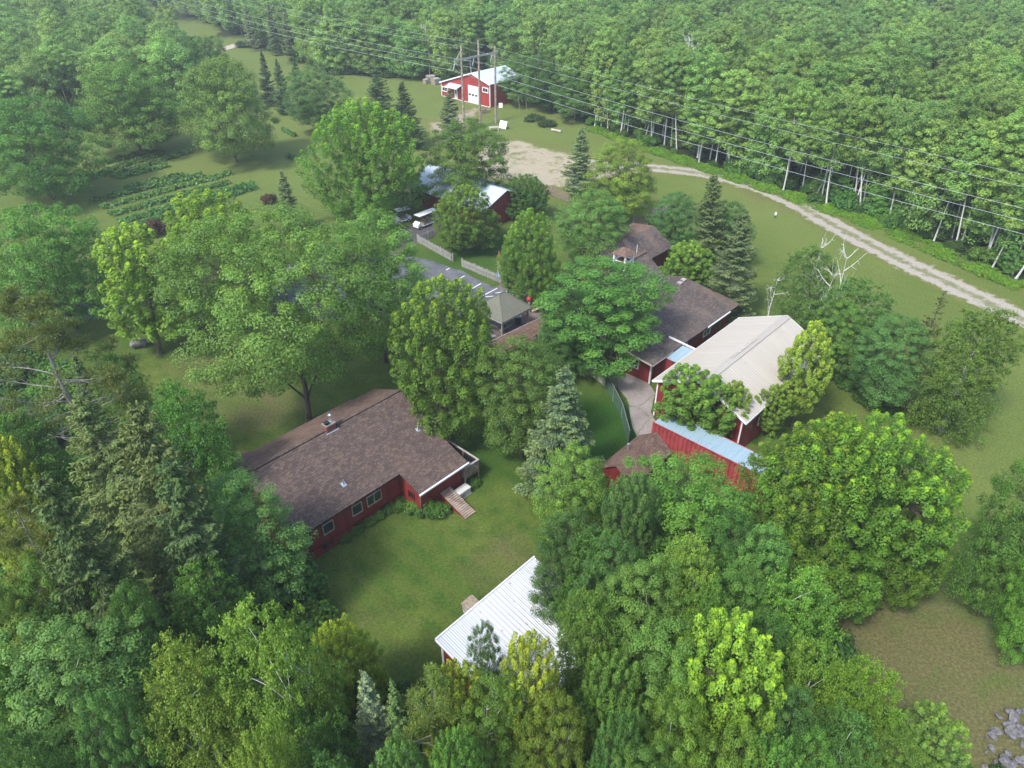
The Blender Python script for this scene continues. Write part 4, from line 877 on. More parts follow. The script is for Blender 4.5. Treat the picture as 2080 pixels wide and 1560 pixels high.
def broadleaf(h, r, seed, style='puff', ncl=200, per=150, size=.22, base=.22, top=1.0, wide=.45, lobes=.22, bark_='bark', rc=1.0, lean=0.0, stems=1, limbs=8, inner=.25, twig=True, trunk_r=None):
    rng = np.random.default_rng(seed); zb = h * base; H_ = h * top - zb; ph = rng.uniform(0, 6.28, 8)
    def env(phi, t_):
        tt = np.clip(t_, 0, 1); pr = np.clip(1 - np.abs((tt - wide) / np.where(tt > wide, 1 - wide, wide + .08))**2.4, 0, 1)**.52
        return r * pr * (1 + lobes * (np.sin(2 * phi + ph[0] + 3 * tt) * .5 + np.sin(3 * phi + ph[1] - 5 * tt) * .5 + np.sin(5 * phi + ph[2] + 9 * tt) * .45 + np.sin(7 * tt + ph[3]) * .3))
    C = np.zeros((0, 3)); dmin = 1.25 * (4.0 * r * r * H_ / max(ncl, 1))**(1/3) * .62
    for tries in range(40):
        m = 400; phi = rng.uniform(0, 6.28, m); t_ = rng.beta(1.15, 1.05, m); rho = np.where(rng.uniform(size=m) < inner, rng.uniform(.2, .75, m), rng.uniform(.78, 1.0, m))
        e_ = env(phi, t_) * rho; cand = np.stack([e_ * np.cos(phi), e_ * np.sin(phi), zb + t_ * H_], 1)
        for c_ in cand:
            if len(C) >= ncl: break
            if len(C) == 0 or ((C - c_)**2).sum(1).min() > dmin * dmin: C = np.vstack([C, c_])
        if len(C) >= ncl: break
        dmin *= .93
    n = len(C); cen = np.array([0, 0, zb + H_ * .42]); out = unit((C - cen) * np.array([1, 1, .9])); out[:, 2] += .25; out = unit(out)
    hf = np.clip((C[:, 2] - zb) / H_, 0, 1); rcl = rc * .9 * rng.uniform(.65, 1.35, n) * (1.05 - .25 * hf)
    # skeleton
    lv = np.array([lean, 0, 0.])
    paths = []; zt = h * (base + (top - base) * .62); tr_ = trunk_r or (.05 + .013 * h)
    tp = []
    for s_ in range(stems):
        off = rng.normal(0, .25 if stems > 1 else 0, 3) * [1, 1, 0]; spread = rng.normal(0, r * .3, 3) * [1, 1, 0] if stems > 1 else rng.normal(0, .03 * h, 3) * [1, 1, 0]
        p = bez(off - [0, 0, .3], spread + [0, 0, zt * rng.uniform(.9, 1.1)], rng.normal(0, .02 * h, 3), 12); p += np.cumsum(rng.normal(0, .012 * h / 12, p.shape), 0) * [1, 1, 0]
        rad_ = tr_ * (1 - .8 * np.linspace(0, 1, 12)); rad_[0] *= 1.35; paths.append((p, rad_, 8)); tp.append((p, rad_))
    K = max(3, limbs); cc = C[rng.choice(n, K, replace=False)]
    for _ in range(5):
        lab = ((C[:, None] - cc[None])**2).sum(2).argmin(1); cc = np.array([C[lab == k].mean(0) if (lab == k).any() else cc[k] for k in range(K)])
    for k in range(K):
        p, rad_ = tp[k % stems]; tgt = cen * [1, 1, 0] + cc[k] * [.8, .8, 1.0]; zz = np.clip(tgt[2] - np.hypot(*tgt[:2]) * 1.2 - .04 * h, h * .12, zt * .95)
        i = int(np.argmin(np.abs(p[:, 2] - zz))); L = bez(p[i], tgt, np.array([0, 0, .06 * h]) * (1 if style != 'droop' else .6) + rng.normal(0, .02 * h, 3), 8)
        paths.append((L, rad_[i] * .45 * (1 - .85 * np.linspace(0, 1, 8)) + .01, 6))
        if twig:
            for j in np.where(lab == k)[0]:
                q = int(np.argmin(((L - C[j])**2).sum(1) + np.arange(8)[::-1] * .15)); q = min(q, 6); b_ = bez(L[q], C[j], rng.normal(0, .3, 3) + [0, 0, .2], 5); paths.append((b_, np.linspace(.2 * rad_[i] * (1 - q / 9) + .008, .008, 5), 4))
    # leaves
    N = n * per; ci = np.repeat(np.arange(n), per); cC, cO, cR = C[ci], out[ci], rcl[ci][:, None]
    if style == 'puff':
        g = unit(rng.normal(size=(N, 3))); rho = rng.uniform(0, 1, (N, 1))**.42; off = g * rho * np.array([1, 1, .62]); pos = cC + off * cR
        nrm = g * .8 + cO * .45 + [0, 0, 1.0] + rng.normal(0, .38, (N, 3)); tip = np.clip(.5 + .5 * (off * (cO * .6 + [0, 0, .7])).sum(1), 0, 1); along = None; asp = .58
    elif style == 'shoot':
        A = unit(cO * .8 + [0, 0, .7] + rng.normal(0, .25, (n, 3))[ci]); t_ = rng.uniform(0, 1, (N, 1))**.85; ra = .78 * np.sqrt(np.clip(1 - t_**1.7, 0, 1)) * np.sqrt(rng.uniform(0, 1, (N, 1))) + .05
        g = unit(np.cross(A, rng.normal(size=(N, 3)))); pos = cC + cR * (A * (t_ * 1.55 - .6) + g * ra); nrm = g * .75 + A * .3 + [0, 0, 1.0] + rng.normal(0, .35, (N, 3)); tip = t_[:, 0] * (.55 + .45 * hf[ci]); along = None; asp = .72
    else:   # droop: fine hanging sprays
        g = rng.normal(size=(N, 3)) * [.5, .5, .3]; t_ = rng.uniform(0, 1, (N, 1)); k = rng.integers(0, 9, N); sp = rng.normal(0, .55, (n, 9, 3))[ci, k] * [1, 1, .35]
        pos = cC + cR * (sp + g * .32 + np.array([0, 0, -1.0]) * t_ * .9 + cO * .35 * t_); nrm = rng.normal(0, .6, (N, 3)) + cO * .5 + [0, 0, .9]; tip = 1 - t_[:, 0]; along = np.tile([0, 0, -1.], (N, 1)) + rng.normal(0, .6, (N, 3)); asp = .6
    keep = pos[:, 2] > .15; pos, nrm, tip, rn = pos[keep], nrm[keep], tip[keep], None
    along = along[keep] if along is not None else None
    cl_r = rng.uniform(0, 1, n)[ci][keep]; rn = np.clip(.55 * rng.uniform(size=len(pos)) + .45 * cl_r, 0, 1)
    def bendx(a): a = np.array(a, float); a[:, :3] += lv * (np.clip(a[:, 2:3], 0, None) / h)**1.3 * h; return a
    if lean: pos = bendx(pos); paths = [(bendx(p), r_, k) for p, r_, k in paths]
    return tubes('trunk', paths, M[bark_]), leaf_mesh('crown', pos, nrm, rng, size, asp, .3, rn, tip, along)

def conifer(h, r, seed, dens=1.0, droop=.25, gap=.45, base=.06, size=.2, taper=.85, bark_='bark', sparse=0.0, thick=.05, dead=0.0):
    """spruce: whorls of flat boughs carrying short needle sprays"""
    rng = np.random.default_rng(seed); paths = []; p = np.zeros((12, 3)); p[:, 2] = np.linspace(-.3, h, 12); p[:, :2] += np.cumsum(rng.normal(0, .01 * h / 4, (12, 2)), 0)
    tr_ = .05 + .011 * h; paths.append((p, tr_ * (1 - .97 * np.linspace(0, 1, 12)), 7)); ctr, nor, alo, tips = [], [], [], []
    z = h * base
    while z < h * .985:
        f_ = (z / h - base) / (1 - base); L0 = r * (1 - f_)**taper * (1 if f_ > .08 else .8) + .12; nb = max(4, int(round((5 + 3 * (1 - f_)) * dens)))
        for b in range(nb):
            L = L0 * rng.uniform(.62, 1.16); az = rng.uniform(0, 6.28); dirh = np.array([math.cos(az), math.sin(az), 0]); sidev = np.array([-dirh[1], dirh[0], 0]); z0 = z + rng.normal(0, gap * .35)
            rise = .55 - 1.0 * (1 - f_) * droop * 2.4; st = np.array([np.interp(z0, p[:, 2], p[:, 0]), np.interp(z0, p[:, 2], p[:, 1]), z0]); en = st + dirh * L + [0, 0, L * rise * .5]
            path = bez(st, en, np.array([0, 0, -L * droop * .55]), 6); isdead = rng.uniform() < dead * (1.3 - f_)
            paths.append((path, np.linspace(.012 + .008 * L, .006, 6), 4))
            if isdead: continue
            m = int(L * L0**.25 * 62 * dens * (1 - sparse)) + 10; s_ = rng.uniform(.12 + sparse * .4, 1.06, m); q = np.stack([np.interp(s_, np.linspace(0, 1, 6), path[:, i]) for i in range(3)], 1)
            wdt = .34 * L * np.clip(np.sin(np.clip(s_, 0, 1) * 2.5 + .35), .12, 1) * (.75); lat = rng.uniform(-1, 1, m); q = q + sidev * (lat * wdt)[:, None] + dirh * (np.abs(lat) * wdt * .4)[:, None]; q[:, 2] -= np.abs(lat) * wdt * .32 + rng.uniform(0, .16, m) - .04
            ctr.append(q); nor.append(rng.normal(0, .45, (m, 3)) + [0, 0, 1.0] + dirh * .35); alo.append(dirh * .8 + sidev * lat[:, None] * .9 + rng.normal(0, .25, (m, 3)) + [0, 0, -.15]); tips.append(np.clip(s_ * .7 + np.abs(lat) * .35, 0, 1))
        z += gap * (.55 + .6 * (1 - f_)) * (h / 12)**.3
    # leader
    m = 60; s_ = rng.uniform(.9, 1.0, m); q = np.zeros((m, 3)); q[:, 2] = h * s_; q[:, :2] = rng.normal(0, .1, (m, 2)) * (1.03 - s_)[:, None] * 10; ctr.append(q); nor.append(rng.normal(size=(m, 3))); alo.append(np.tile([0, 0, 1.], (m, 1)) + rng.normal(0, .4, (m, 3))); tips.append(np.ones(m))
    c, n_, a_, ti = map(np.concatenate, (ctr, nor, alo, tips))
    return tubes('trunk', paths, M[bark_]), leaf_mesh('crown', c, n_, rng, size, .36, .35, None, ti, a_)

def pine(h, r, seed, base=.3, ncl=110, per=130, bark_='bark_grey', lean=0.0):
    """open pine: bare curving limbs with needle tufts at their ends"""
    rng = np.random.default_rng(seed); p = np.zeros((14, 3)); p[:, 2] = np.linspace(-.3, h * .97, 14); p[:, :2] += np.cumsum(rng.normal(0, .02 * h / 5, (14, 2)), 0); p[:, 0] += lean * np.linspace(0, 1, 14)**1.2 * h
    paths = [(p, (.07 + .013 * h) * (1 - .9 * np.linspace(0, 1, 14)), 8)]; C = []
    nl = int(ncl / 2.2)
    for i in range(nl):
        f_ = (i + rng.uniform(0, 1)) / nl; z0 = h * (base * .6 + (1 - base * .6) * f_ * .97); az = rng.uniform(0, 6.28); L = r * rng.uniform(.55, 1.1) * (1 - max(0, (f_ - .35) / .65)**1.6 * .8); d = np.array([math.cos(az), math.sin(az), 0])
        st = np.array([np.interp(z0, p[:, 2], p[:, 0]), np.interp(z0, p[:, 2], p[:, 1]), z0]); en = st + d * L + [0, 0, L * rng.uniform(.0, .5)]; path = bez(st, en, np.array([0, 0, -.12 * L]) + rng.normal(0, .1 * L, 3), 8); paths.append((path, np.linspace(.03 + .007 * L, .01, 8), 5))
        for k in range(4):
            q = path[rng.integers(3, 7)]; e2 = q + unit(d + rng.normal(0, .6, 3)) * L * rng.uniform(.15, .4) + [0, 0, .12 * L]; paths.append((bez(q, e2, rng.normal(0, .08, 3), 4), np.linspace(.018, .006, 4), 4))
            if f_ > base * .75 and (rng.uniform() < .35 + .5 * f_): C.append(e2)
        if f_ > base * .7: C.append(en)
    C = np.array(C); n = len(C); ci = np.repeat(np.arange(n), per); N = len(ci); g = unit(rng.normal(size=(N, 3))); pos = C[ci] + g * rng.uniform(0, 1, (N, 1))**.6 * np.array([.75, .75, .42]) * rng.uniform(.6, 1.2, n)[ci][:, None]
    return tubes('trunk', paths, M[bark_]), leaf_mesh('crown', pos, np.cross(g, rng.normal(size=(N, 3))) + [0, 0, .5], rng, .26, .2, .2, None, rng.uniform(0, 1, N) * .5 + .5 * (g[:, 2] > 0), g + [0, 0, .4])

def snag(h, r, seed, bark_='bark_grey', n=9):
    rng = np.random.default_rng(seed); p = np.zeros((10, 3)); p[:, 2] = np.linspace(-.3, h, 10); p[:, :2] += np.cumsum(rng.normal(0, .02 * h / 3, (10, 2)), 0); paths = [(p, (.06 + .008 * h) * (1 - .85 * np.linspace(0, 1, 10)), 7)]
    for i in range(n):
        k = rng.integers(4, 10); d = unit(rng.normal(size=3) * [1, 1, .2] + [0, 0, .8]); e_ = p[k] + d * r * rng.uniform(.5, 1.2); L = bez(p[k], e_, rng.normal(0, .12 * r, 3), 7); paths.append((L, np.linspace(.05, .012, 7), 5))
        for j in range(4): q = L[rng.integers(2, 7)]; e2 = q + unit(d + rng.normal(0, .6, 3)) * r * rng.uniform(.2, .5); paths.append((bez(q, e2, rng.normal(0, .06, 3), 4), np.linspace(.022, .007, 4), 4))
    return tubes('trunk', paths, M[bark_])
def bush_mesh(r, h, seed, per=90, ncl=22, size=.2):
    rng = np.random.default_rng(seed); phi = rng.uniform(0, 6.28, ncl); rho = np.sqrt(rng.uniform(0, 1, ncl)) * r * .8; z = (h * .72) * (1 - (rho / r)**2 * .7) * rng.uniform(.45, 1.05, ncl); C = np.stack([rho * np.cos(phi), rho * np.sin(phi), z], 1)
    ci = np.repeat(np.arange(ncl), per); N = len(ci); g = unit(rng.normal(size=(N, 3))); off = g * rng.uniform(0, 1, (N, 1))**.4 * np.array([.5, .5, .4]) * r * .75; pos = C[ci] + off; pos[:, 2] = np.abs(pos[:, 2]) + .02
    return leaf_mesh('foliage', pos, g + [0, 0, .9] + rng.normal(0, .4, (N, 3)), rng, size, .62, .3, None, np.clip(.4 + g[:, 2] * .6, 0, 1))

PROTO = {}
def proto(kind, i):
    """prototype meshes, grown once and shared: (trunk mesh, crown mesh, height, radius)"""
    if (kind, i) not in PROTO:
        sd_ = hash_(kind) + i * 17
        k = {'ash_big': lambda: (*broadleaf(19, 8.0, sd_, 'puff', 380, 210, .20, .3, lobes=.34, rc=1.3, limbs=12, wide=.5), 19, 8.0),
             'ash': lambda: (*broadleaf(13, 4.6, sd_, 'puff', 220, 215, .175, .16, lobes=.26, rc=.92, limbs=9), 13, 4.6),
             'oak': lambda: (*broadleaf(15, 7.5, sd_, 'puff', 300, 170, .26, .14, lobes=.32, rc=1.35, limbs=11, wide=.42), 15, 7.5),
             'maple': lambda: (*broadleaf(13.5, 4.6, sd_, 'shoot', 340, 160, .18, .10, lobes=.2, rc=.85, limbs=9, wide=.38, inner=.2), 13.5, 4.6),
             'maple_big': lambda: (*broadleaf(15, 6.3, sd_, 'shoot', 520, 160, .195, .08, lobes=.42, rc=.95, limbs=12, wide=.48, inner=.2), 15, 6.3),
             'maple_small': lambda: (*broadleaf(8.5, 2.1, sd_, 'shoot', 190, 110, .16, .2, lobes=.36, rc=.5, limbs=6, wide=.4), 8.5, 2.1),
             'birch': lambda: (*broadleaf(13.5, 2.8, sd_, 'droop', 190, 250, .14, .08, wide=.36, lobes=.34, rc=.8, limbs=9, bark_='bark_birch', stems=2, inner=.3, twig=False), 13.5, 3.1),
             'poplar': lambda: (*broadleaf(13.5, 3.4, sd_, 'puff', 210, 230, .14, .16, lobes=.34, rc=.8, limbs=9, bark_='bark_birch', inner=.25, twig=False), 13.5, 3.4),
             'spruce': lambda: (*conifer(12, 2.5, sd_, 1.25, .2), 12, 2.5),
             'spruce_thin': lambda: (*conifer(12, 2.1, sd_, .8, .3, .6, .08, .2, .8, sparse=.3, dead=.35), 12, 2.1),
             'spruce_old': lambda: (*conifer(16, 3.6, sd_, 1.25, .42, .5, .1, .24, .62), 16, 3.6),
             'pine': lambda: (*pine(17, 4.5, sd_), 17, 4.5),
             'snag': lambda: (snag(9, 2.2, sd_, 'bark_birch'), None, 9, 2.2),
             }[kind]()
        PROTO[kind, i] = k
    return PROTO[kind, i]
LEAF_GAIN = 1.8
def hash_(s_): return sum((j + 3) * ord(c_) for j, c_ in enumerate(s_)) % 9973
def add_tree(kind, i, x, y, h, r, col, tipv, name, label, cat, group=None, rz=None, lean=(0, 0)):
    tm, cm, h0, r0 = proto(kind, i); e = bpy.data.objects.new(name, None); COL.objects.link(e); tag(e, label, cat, group); e.empty_display_size = .4
    e.location = (x, y, 0); e.rotation_euler = (lean[0], lean[1], rz if rz is not None else (x * 7.3 + y * 3.1) % 6.28); e.scale = (r / r0, r / r0, h / h0)
    t_ = bpy.data.objects.new('trunk', tm); COL.objects.link(t_); t_.parent = e
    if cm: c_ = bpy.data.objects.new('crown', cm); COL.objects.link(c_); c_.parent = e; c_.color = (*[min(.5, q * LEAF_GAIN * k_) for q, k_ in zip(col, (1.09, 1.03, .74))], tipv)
    return e
# foliage base colours
G_MID, G_DARK, G_BLUE, G_YEL, G_YEL2, G_OLIVE = (.062, .135, .026), (.042, .098, .026), (.07, .135, .042), (.105, .165, .022), (.15, .19, .022), (.082, .122, .055)
G_SPR, G_SILV, G_PINE, G_BIR = (.055, .095, .048), (.12, .18, .155), (.075, .105, .035), (.085, .155, .032)
NAMES = {'ash_big': ('ash_tree', 'ash tree'), 'ash': ('ash_tree', 'ash tree'), 'oak': ('oak_tree', 'oak tree'), 'maple': ('maple_tree', 'maple tree'), 'maple_big': ('maple_tree', 'maple tree'), 'maple_small': ('young_maple', 'maple tree'), 'birch': ('birch_tree', 'birch tree'), 'poplar': ('poplar_tree', 'poplar tree'),
         'spruce': ('spruce_tree', 'spruce tree'), 'spruce_thin': ('spruce_tree', 'spruce tree'), 'spruce_old': ('spruce_tree', 'spruce tree'), 'pine': ('pine_tree', 'pine tree'), 'snag': ('dead_tree', 'dead tree')}
# kind, variant, top pixel x, top y, foot row, crown half width (px), colour, tip, label
TREES = [
 ('poplar', 0, 160, 1255, 1590, 145, G_BLUE, .2, 'grey-green poplar with a thick pale leaning trunk in the nearest left wood'),
 ('birch', 0, 400, 1300, 1640, 115, G_BIR, .3, 'bright green birch between the leaning poplar and the tall birch pair'),
 ('birch', 1, 555, 1205, 1600, 120, G_BIR, .25, 'tall twin-stemmed birch beside the blue spruce at the lawn corner'),
 ('poplar', 1, 503, 965, 1235, 112, (.06, .14, .045), .3, 'soft blue-green poplar covering the left corner of the brown-roofed house'),
 ('spruce_old', 0, 165, 800, 1150, 115, G_OLIVE, .12, 'olive drooping spruce, hindmost of the dense spruce stand on the left'),
 ('spruce_old', 1, 262, 820, 1270, 135, G_OLIVE, .12, 'large olive drooping spruce in front of the white-stemmed birch clump'),
 ('spruce_old', 0, 330, 930, 1330, 110, (.062, .10, .048), .12, 'dark shaggy spruce just left of the blue-green poplar'),
 ('spruce_old', 1, 90, 960, 1420, 120, (.065, .105, .046), .12, 'shaggy spruce at the left picture edge above the leaning poplar'),
 ('pine', 0, 45, 560, 1010, 150, G_PINE, .3, 'open pine with tangled bare grey limbs at the left edge'),
 ('pine', 1, 10, 1000, 1400, 120, G_PINE, .3, 'gaunt grey-trunked pine leaning behind the nearest poplar'),
 ('spruce', 0, 148, 718, 920, 46, (.075, .14, .085), .3, 'small blue-green spruce beside the bare-limbed pine'),
 ('birch', 2, 256, 708, 965, 62, (.085, .145, .05), .4, 'pale slender birch next to the small blue-green spruce'),
 ('birch', 0, 385, 768, 1080, 98, (.055, .125, .028), .2, 'green birch clump with white stems left of the house roof'),
 ('maple', 0, 20, 875, 1180, 75, G_YEL2, .7, 'yellow-green maple at the left edge behind the spruces'),
 ('maple', 1, 700, 1262, 1450, 66, (.105, .165, .02), .6, 'small golden-green maple at the near edge of the lawn'),
 ('spruce', 1, 741, 1363, 1570, 60, (.15, .215, .2), .6, 'silvery blue spruce at the bottom beside the green spruce'),
 ('spruce', 2, 792, 1378, 1580, 42, (.085, .155, .085), .5, 'fresh green spruce squeezed beside the silvery one'),
 ('pine', 0, 862, 1355, 1640, 95, (.08, .125, .04), .4, 'feathery green pine below the white roofed shed'),
 ('maple', 0, 1075, 1290, 1600, 80, (.115, .17, .024), .7, 'ochre-tipped maple leaning over the white shed roof'),
 ('ash', 0, 985, 1258, 1470, 40, (.05, .105, .03), .2, 'slender dark green ash standing against the white metal roof'),
 ('maple', 1, 935, 1345, 1600, 74, (.095, .145, .022), .6, 'yellowish maple at the near corner of the white roofed shed'),
 ('birch', 1, 1215, 1070, 1330, 85, (.06, .13, .03), .2, 'dark green birch topping the big thicket beside the lawn'),
 ('poplar', 0, 1300, 1130, 1440, 100, (.07, .145, .035), .3, 'rounded poplar in the middle of the big thicket'),
 ('birch', 2, 1390, 1085, 1390, 78, (.085, .155, .036), .3, 'birch with white forked limbs high in the thicket'),
 ('birch', 0, 1195, 1190, 1480, 85, (.06, .135, .03), .3, 'birch whose branches overhang the far end of the white roof'),
 ('poplar', 1, 1340, 1260, 1580, 105, (.055, .125, .03), .2, 'dense poplar left of the bright lime maple'),
 ('birch', 1, 1600, 1150, 1450, 105, (.07, .14, .028), .3, 'loose birch at the thicket edge facing the brown grass'),
 ('ash', 1, 1540, 1055, 1330, 66, (.065, .14, .04), .4, 'pale-topped rounded ash between the big maples and thicket'),
 ('birch', 2, 1625, 1300, 1560, 90, (.07, .14, .026), .3, 'birch right of the lime maple with a bare white twig'),
 ('maple', 2, 1465, 1262, 1610, 125, (.088, .185, .024), .6, 'brilliant lime-green maple with orange shoots near the bottom edge'),
 ('birch', 0, 1735, 1330, 1590, 85, (.08, .14, .022), .35, 'yellow-green birch at the thicket corner nearest the rocks'),
 ('maple_small', 0, 1890, 1452, 1590, 62, (.085, .15, .035), .5, 'young bushy maple standing left of the rock heap'),
 ('maple_big', 0, 1655, 868, 1170, 138, (.056, .125, .018), 1., 'big maple with yellow shoots hiding the container end'),
 ('maple_big', 1, 1762, 862, 1200, 155, (.058, .128, .018), 1., 'broad yellow-tipped maple overlooking the brown grass'),
 ('maple', 1, 1855, 985, 1225, 76, (.062, .13, .018), 1., 'outermost maple of the yellow-tipped trio toward the brown grass'),
 ('ash', 2, 1392, 935, 1190, 142, (.055, .135, .026), .3, 'dense round ash below the small shingled shed'),
 ('ash', 0, 1162, 900, 1150, 82, (.07, .135, .028), .45, 'ash flecked with yellow in front of the blue spruce'),
 ('spruce', 0, 1148, 742, 1000, 98, (.09, .145, .105), .5, 'tall blue-grey spruce in the fenced yard by the concrete path'),
 ('ash', 1, 1060, 678, 930, 98, (.06, .13, .032), .3, 'grey-green ash right of the dark maple behind the house'),
 ('maple', 2, 908, 558, 885, 110, (.048, .105, .018), 1., 'dark maple with yellow speckled top behind the house roof'),
 ('ash_big', 0, 578, 412, 852, 196, (.072, .16, .04), .4, 'huge spreading ash with a leaning trunk behind the house'),
 ('ash', 2, 762, 425, 735, 128, (.068, .15, .038), .35, 'light green ash merging with the right side of the huge one'),
 ('maple', 0, 430, 388, 640, 115, (.10, .175, .026), .8, 'bright yellow-green maple before the vegetable rows'),
 ('maple_small', 0, 275, 452, 718, 78, (.09, .16, .024), .7, 'slim yellow-green maple with dark forked trunk above the boulder'),
 ('oak', 0, 95, 410, 668, 140, (.065, .14, .028), .4, 'wide green oak at the left edge beyond the bare-limbed pine'),
 ('maple_big', 1, 742, 203, 445, 108, (.056, .12, .018), 1., 'big maple with golden shoots left of the far red building'),
 ('oak', 1, 60, 195, 405, 130, (.052, .115, .024), .35, 'dark oak with straight trunk at the end of the planted rows'),
 ('oak', 0, 255, 120, 312, 110, (.05, .112, .024), .35, 'dark round oak behind the planted rows'),
 ('oak', 1, 455, 113, 330, 100, (.065, .125, .034), .4, 'large isolated oak standing right of the planted rows'),
 ('oak', 0, 415, 66, 220, 62, (.05, .11, .03), .3, 'oak behind the large isolated one at the grassy clearing'),
 ('ash', 1, 640, 128, 270, 66, (.07, .13, .045), .3, 'grey-green ash next to the dark spruce cluster'),
 ('ash', 2, 950, 235, 430, 90, (.062, .125, .026), .35, 'spreading ash over the metal roof of the far red building'),
 ('maple', 0, 945, 376, 505, 66, (.052, .115, .02), .9, 'compact dark-leaved maple at the head of the fenced lawn'),
 ('maple', 2, 1070, 353, 445, 42, (.05, .12, .028), .3, 'small drooping tree at the right end of the far red building'),
 ('ash', 0, 1265, 278, 455, 82, (.10, .17, .03), .55, 'yellow-green ash beside the track bend'),
 ('ash', 1, 1205, 380, 560, 82, (.07, .145, .04), .35, 'grey-green ash left of the lodge wing'),
 ('maple', 1, 1076, 425, 612, 62, (.07, .145, .024), .75, 'upright green maple beside the welcome flag'),
 ('ash', 2, 1230, 526, 742, 146, (.05, .125, .03), .35, 'dense ash in front of the lodge gable'),
 ('ash', 0, 1148, 640, 770, 66, (.042, .105, .03), .2, 'low dark ash below the lodge gable wall'),
 ('ash', 1, 1375, 388, 520, 58, (.04, .1, .032), .2, 'dark green ash behind the lodge wing roof'),
 ('ash', 2, 1475, 405, 545, 55, (.042, .105, .034), .2, 'dark leafy tree behind the two lodge spruces'),
 ('spruce_old', 1, 1455, 355, 565, 52, (.072, .11, .055), .15, 'tall olive spruce, the hinder of two by the lodge'),
 ('spruce_old', 0, 1512, 428, 645, 62, (.08, .125, .075), .15, 'grey-green drooping spruce by the lodge gable end'),
 ('maple_small', 0, 1400, 492, 600, 48, (.085, .15, .028), .6, 'bushy yellow-green young maple against the dark lodge wing'),
 ('birch', 1, 1640, 488, 690, 62, (.05, .11, .032), .2, 'dark birch with dead white top limbs behind the tan barn'),
 ('birch', 2, 1735, 560, 745, 80, (.055, .115, .032), .2, 'leaning birch clump between the barn and mown lawn'),
 ('ash', 0, 1700, 610, 770, 60, (.06, .13, .03), .3, 'green tree at the far right corner of the tan barn'),
 ('ash', 1, 1815, 635, 830, 82, (.06, .13, .042), .3, 'soft blue-green tree left of the sparse brown spruce'),
 ('spruce_thin', 0, 1918, 592, 830, 50, (.075, .10, .045), .3, 'sparse brownish spruce between two leafy trees at right'),
 ('birch', 0, 1975, 615, 870, 98, (.062, .12, .025), .2, 'broad weeping birch alone on the right lawn'),
 ('maple_small', 1, 1640, 650, 865, 47, (.095, .165, .026), .6, 'young bright maple in front of the barn far corner'),
 ('maple_small', 1, 1418, 750, 896, 66, (.06, .13, .026), .5, 'green maple standing between barn gable and container'),
 ('maple_small', 0, 1490, 775, 900, 34, (.09, .155, .026), .6, 'thin young maple touching the barn roof edge'),
 ('maple_small', 1, 1572, 780, 885, 36, (.09, .16, .026), .6, 'thin young maple along the barn side wall'),
 ('oak', 0, 2088, 930, 1250, 98, (.05, .125, .028), .4, 'large green oak cut by the right picture edge'),
 ('oak', 1, 2140, 1090, 1345, 76, (.055, .135, .024), .4, 'low-branched oak below the one at the right edge'),
 ('ash', 0, 1062, 108, 214, 50, (.05, .115, .032), .3, 'dark leafy tree leaning over the garage side wall'),
 ('ash', 1, 1112, 98, 226, 56, (.055, .125, .034), .3, 'leafy tree standing behind the bean patch'),
 ('ash', 2, 1172, 140, 246, 56, (.06, .135, .036), .3, 'leafy tree at the wood edge above the pale log'),
 ('ash', 0, 1165, 45, 190, 46, (.14, .165, .04), .3, 'yellowish tree high in the wood behind the garage'),
 ('snag', 0, 1400, 88, 262, 22, G_MID, 0, 'bare grey dead tree standing in the far wood edge'),
 ('snag', 0, 1412, 100, 268, 18, G_MID, 0, 'second bare dead tree beside the grey one in the far wood'),
 ('snag', 0, 868, 62, 160, 24, G_MID, 0, 'leaning dead grey tree in the wood left of the garage'),
 ('spruce', 1, 762, 133, 240, 38, (.052, .095, .055), .3, 'dark spruce, left of the pair on the garage lawn'),
 ('spruce', 2, 818, 165, 300, 44, (.048, .09, .055), .3, 'dark spruce, right of the pair on the garage lawn'),
 ('spruce', 0, 912, 180, 300, 38, (.12, .17, .145), .6, 'silver-blue spruce before the red garage door'),
 ('spruce', 1, 1180, 258, 395, 44, (.10, .155, .115), .5, 'blue-grey spruce at the right side of the gravel lot'),
 ('spruce', 2, 572, 345, 470, 32, (.085, .135, .095), .4, 'small blue spruce at the end of the vegetable rows'),
 ('snag', 0, 1575, 570, 685, 38, G_MID, 0, 'bare white snag with broken limbs between lodge and barn'),
 ('snag', 0, 985, 1445, 1640, 34, G_MID, 0, 'leafless white forked tree at the bottom edge'),
 ('snag', 0, 1150, 1500, 1680, 24, G_MID, 0, 'leafless pale stem right of the forked white one'),
]
SPR_FAR = [(545, 8, 112, 17, 1), (573, 5, 122, 17, 1), (497, 5, 98, 16, 0), (530, 102, 215, 20, 0), (560, 118, 232, 22, 0), (595, 112, 240, 22, 2), (250, 52, 108, 16, 2), (285, 44, 98, 18, 0), (232, 60, 110, 12, 1), (312, 30, 84, 18, 2), (335, 38, 90, 14, 0)]
for (kd, i, tx, ty, by, rp, col, tp, lab) in TREES:
    x, y, h, r = top_at(tx, ty, by, rp, .62 if kd in ('ash', 'ash_big', 'oak', 'poplar', 'birch', 'maple', 'maple_big', 'maple_small') else 1.0); nm, ct = NAMES[kd]
    r *= .84 if kd in ('ash', 'oak', 'poplar', 'birch') else .95
    add_tree(kd, i, x, y, h * (.96 if kd not in ('spruce', 'spruce_old', 'spruce_thin', 'snag') else 1), r, col, tp, nm, lab, ct)
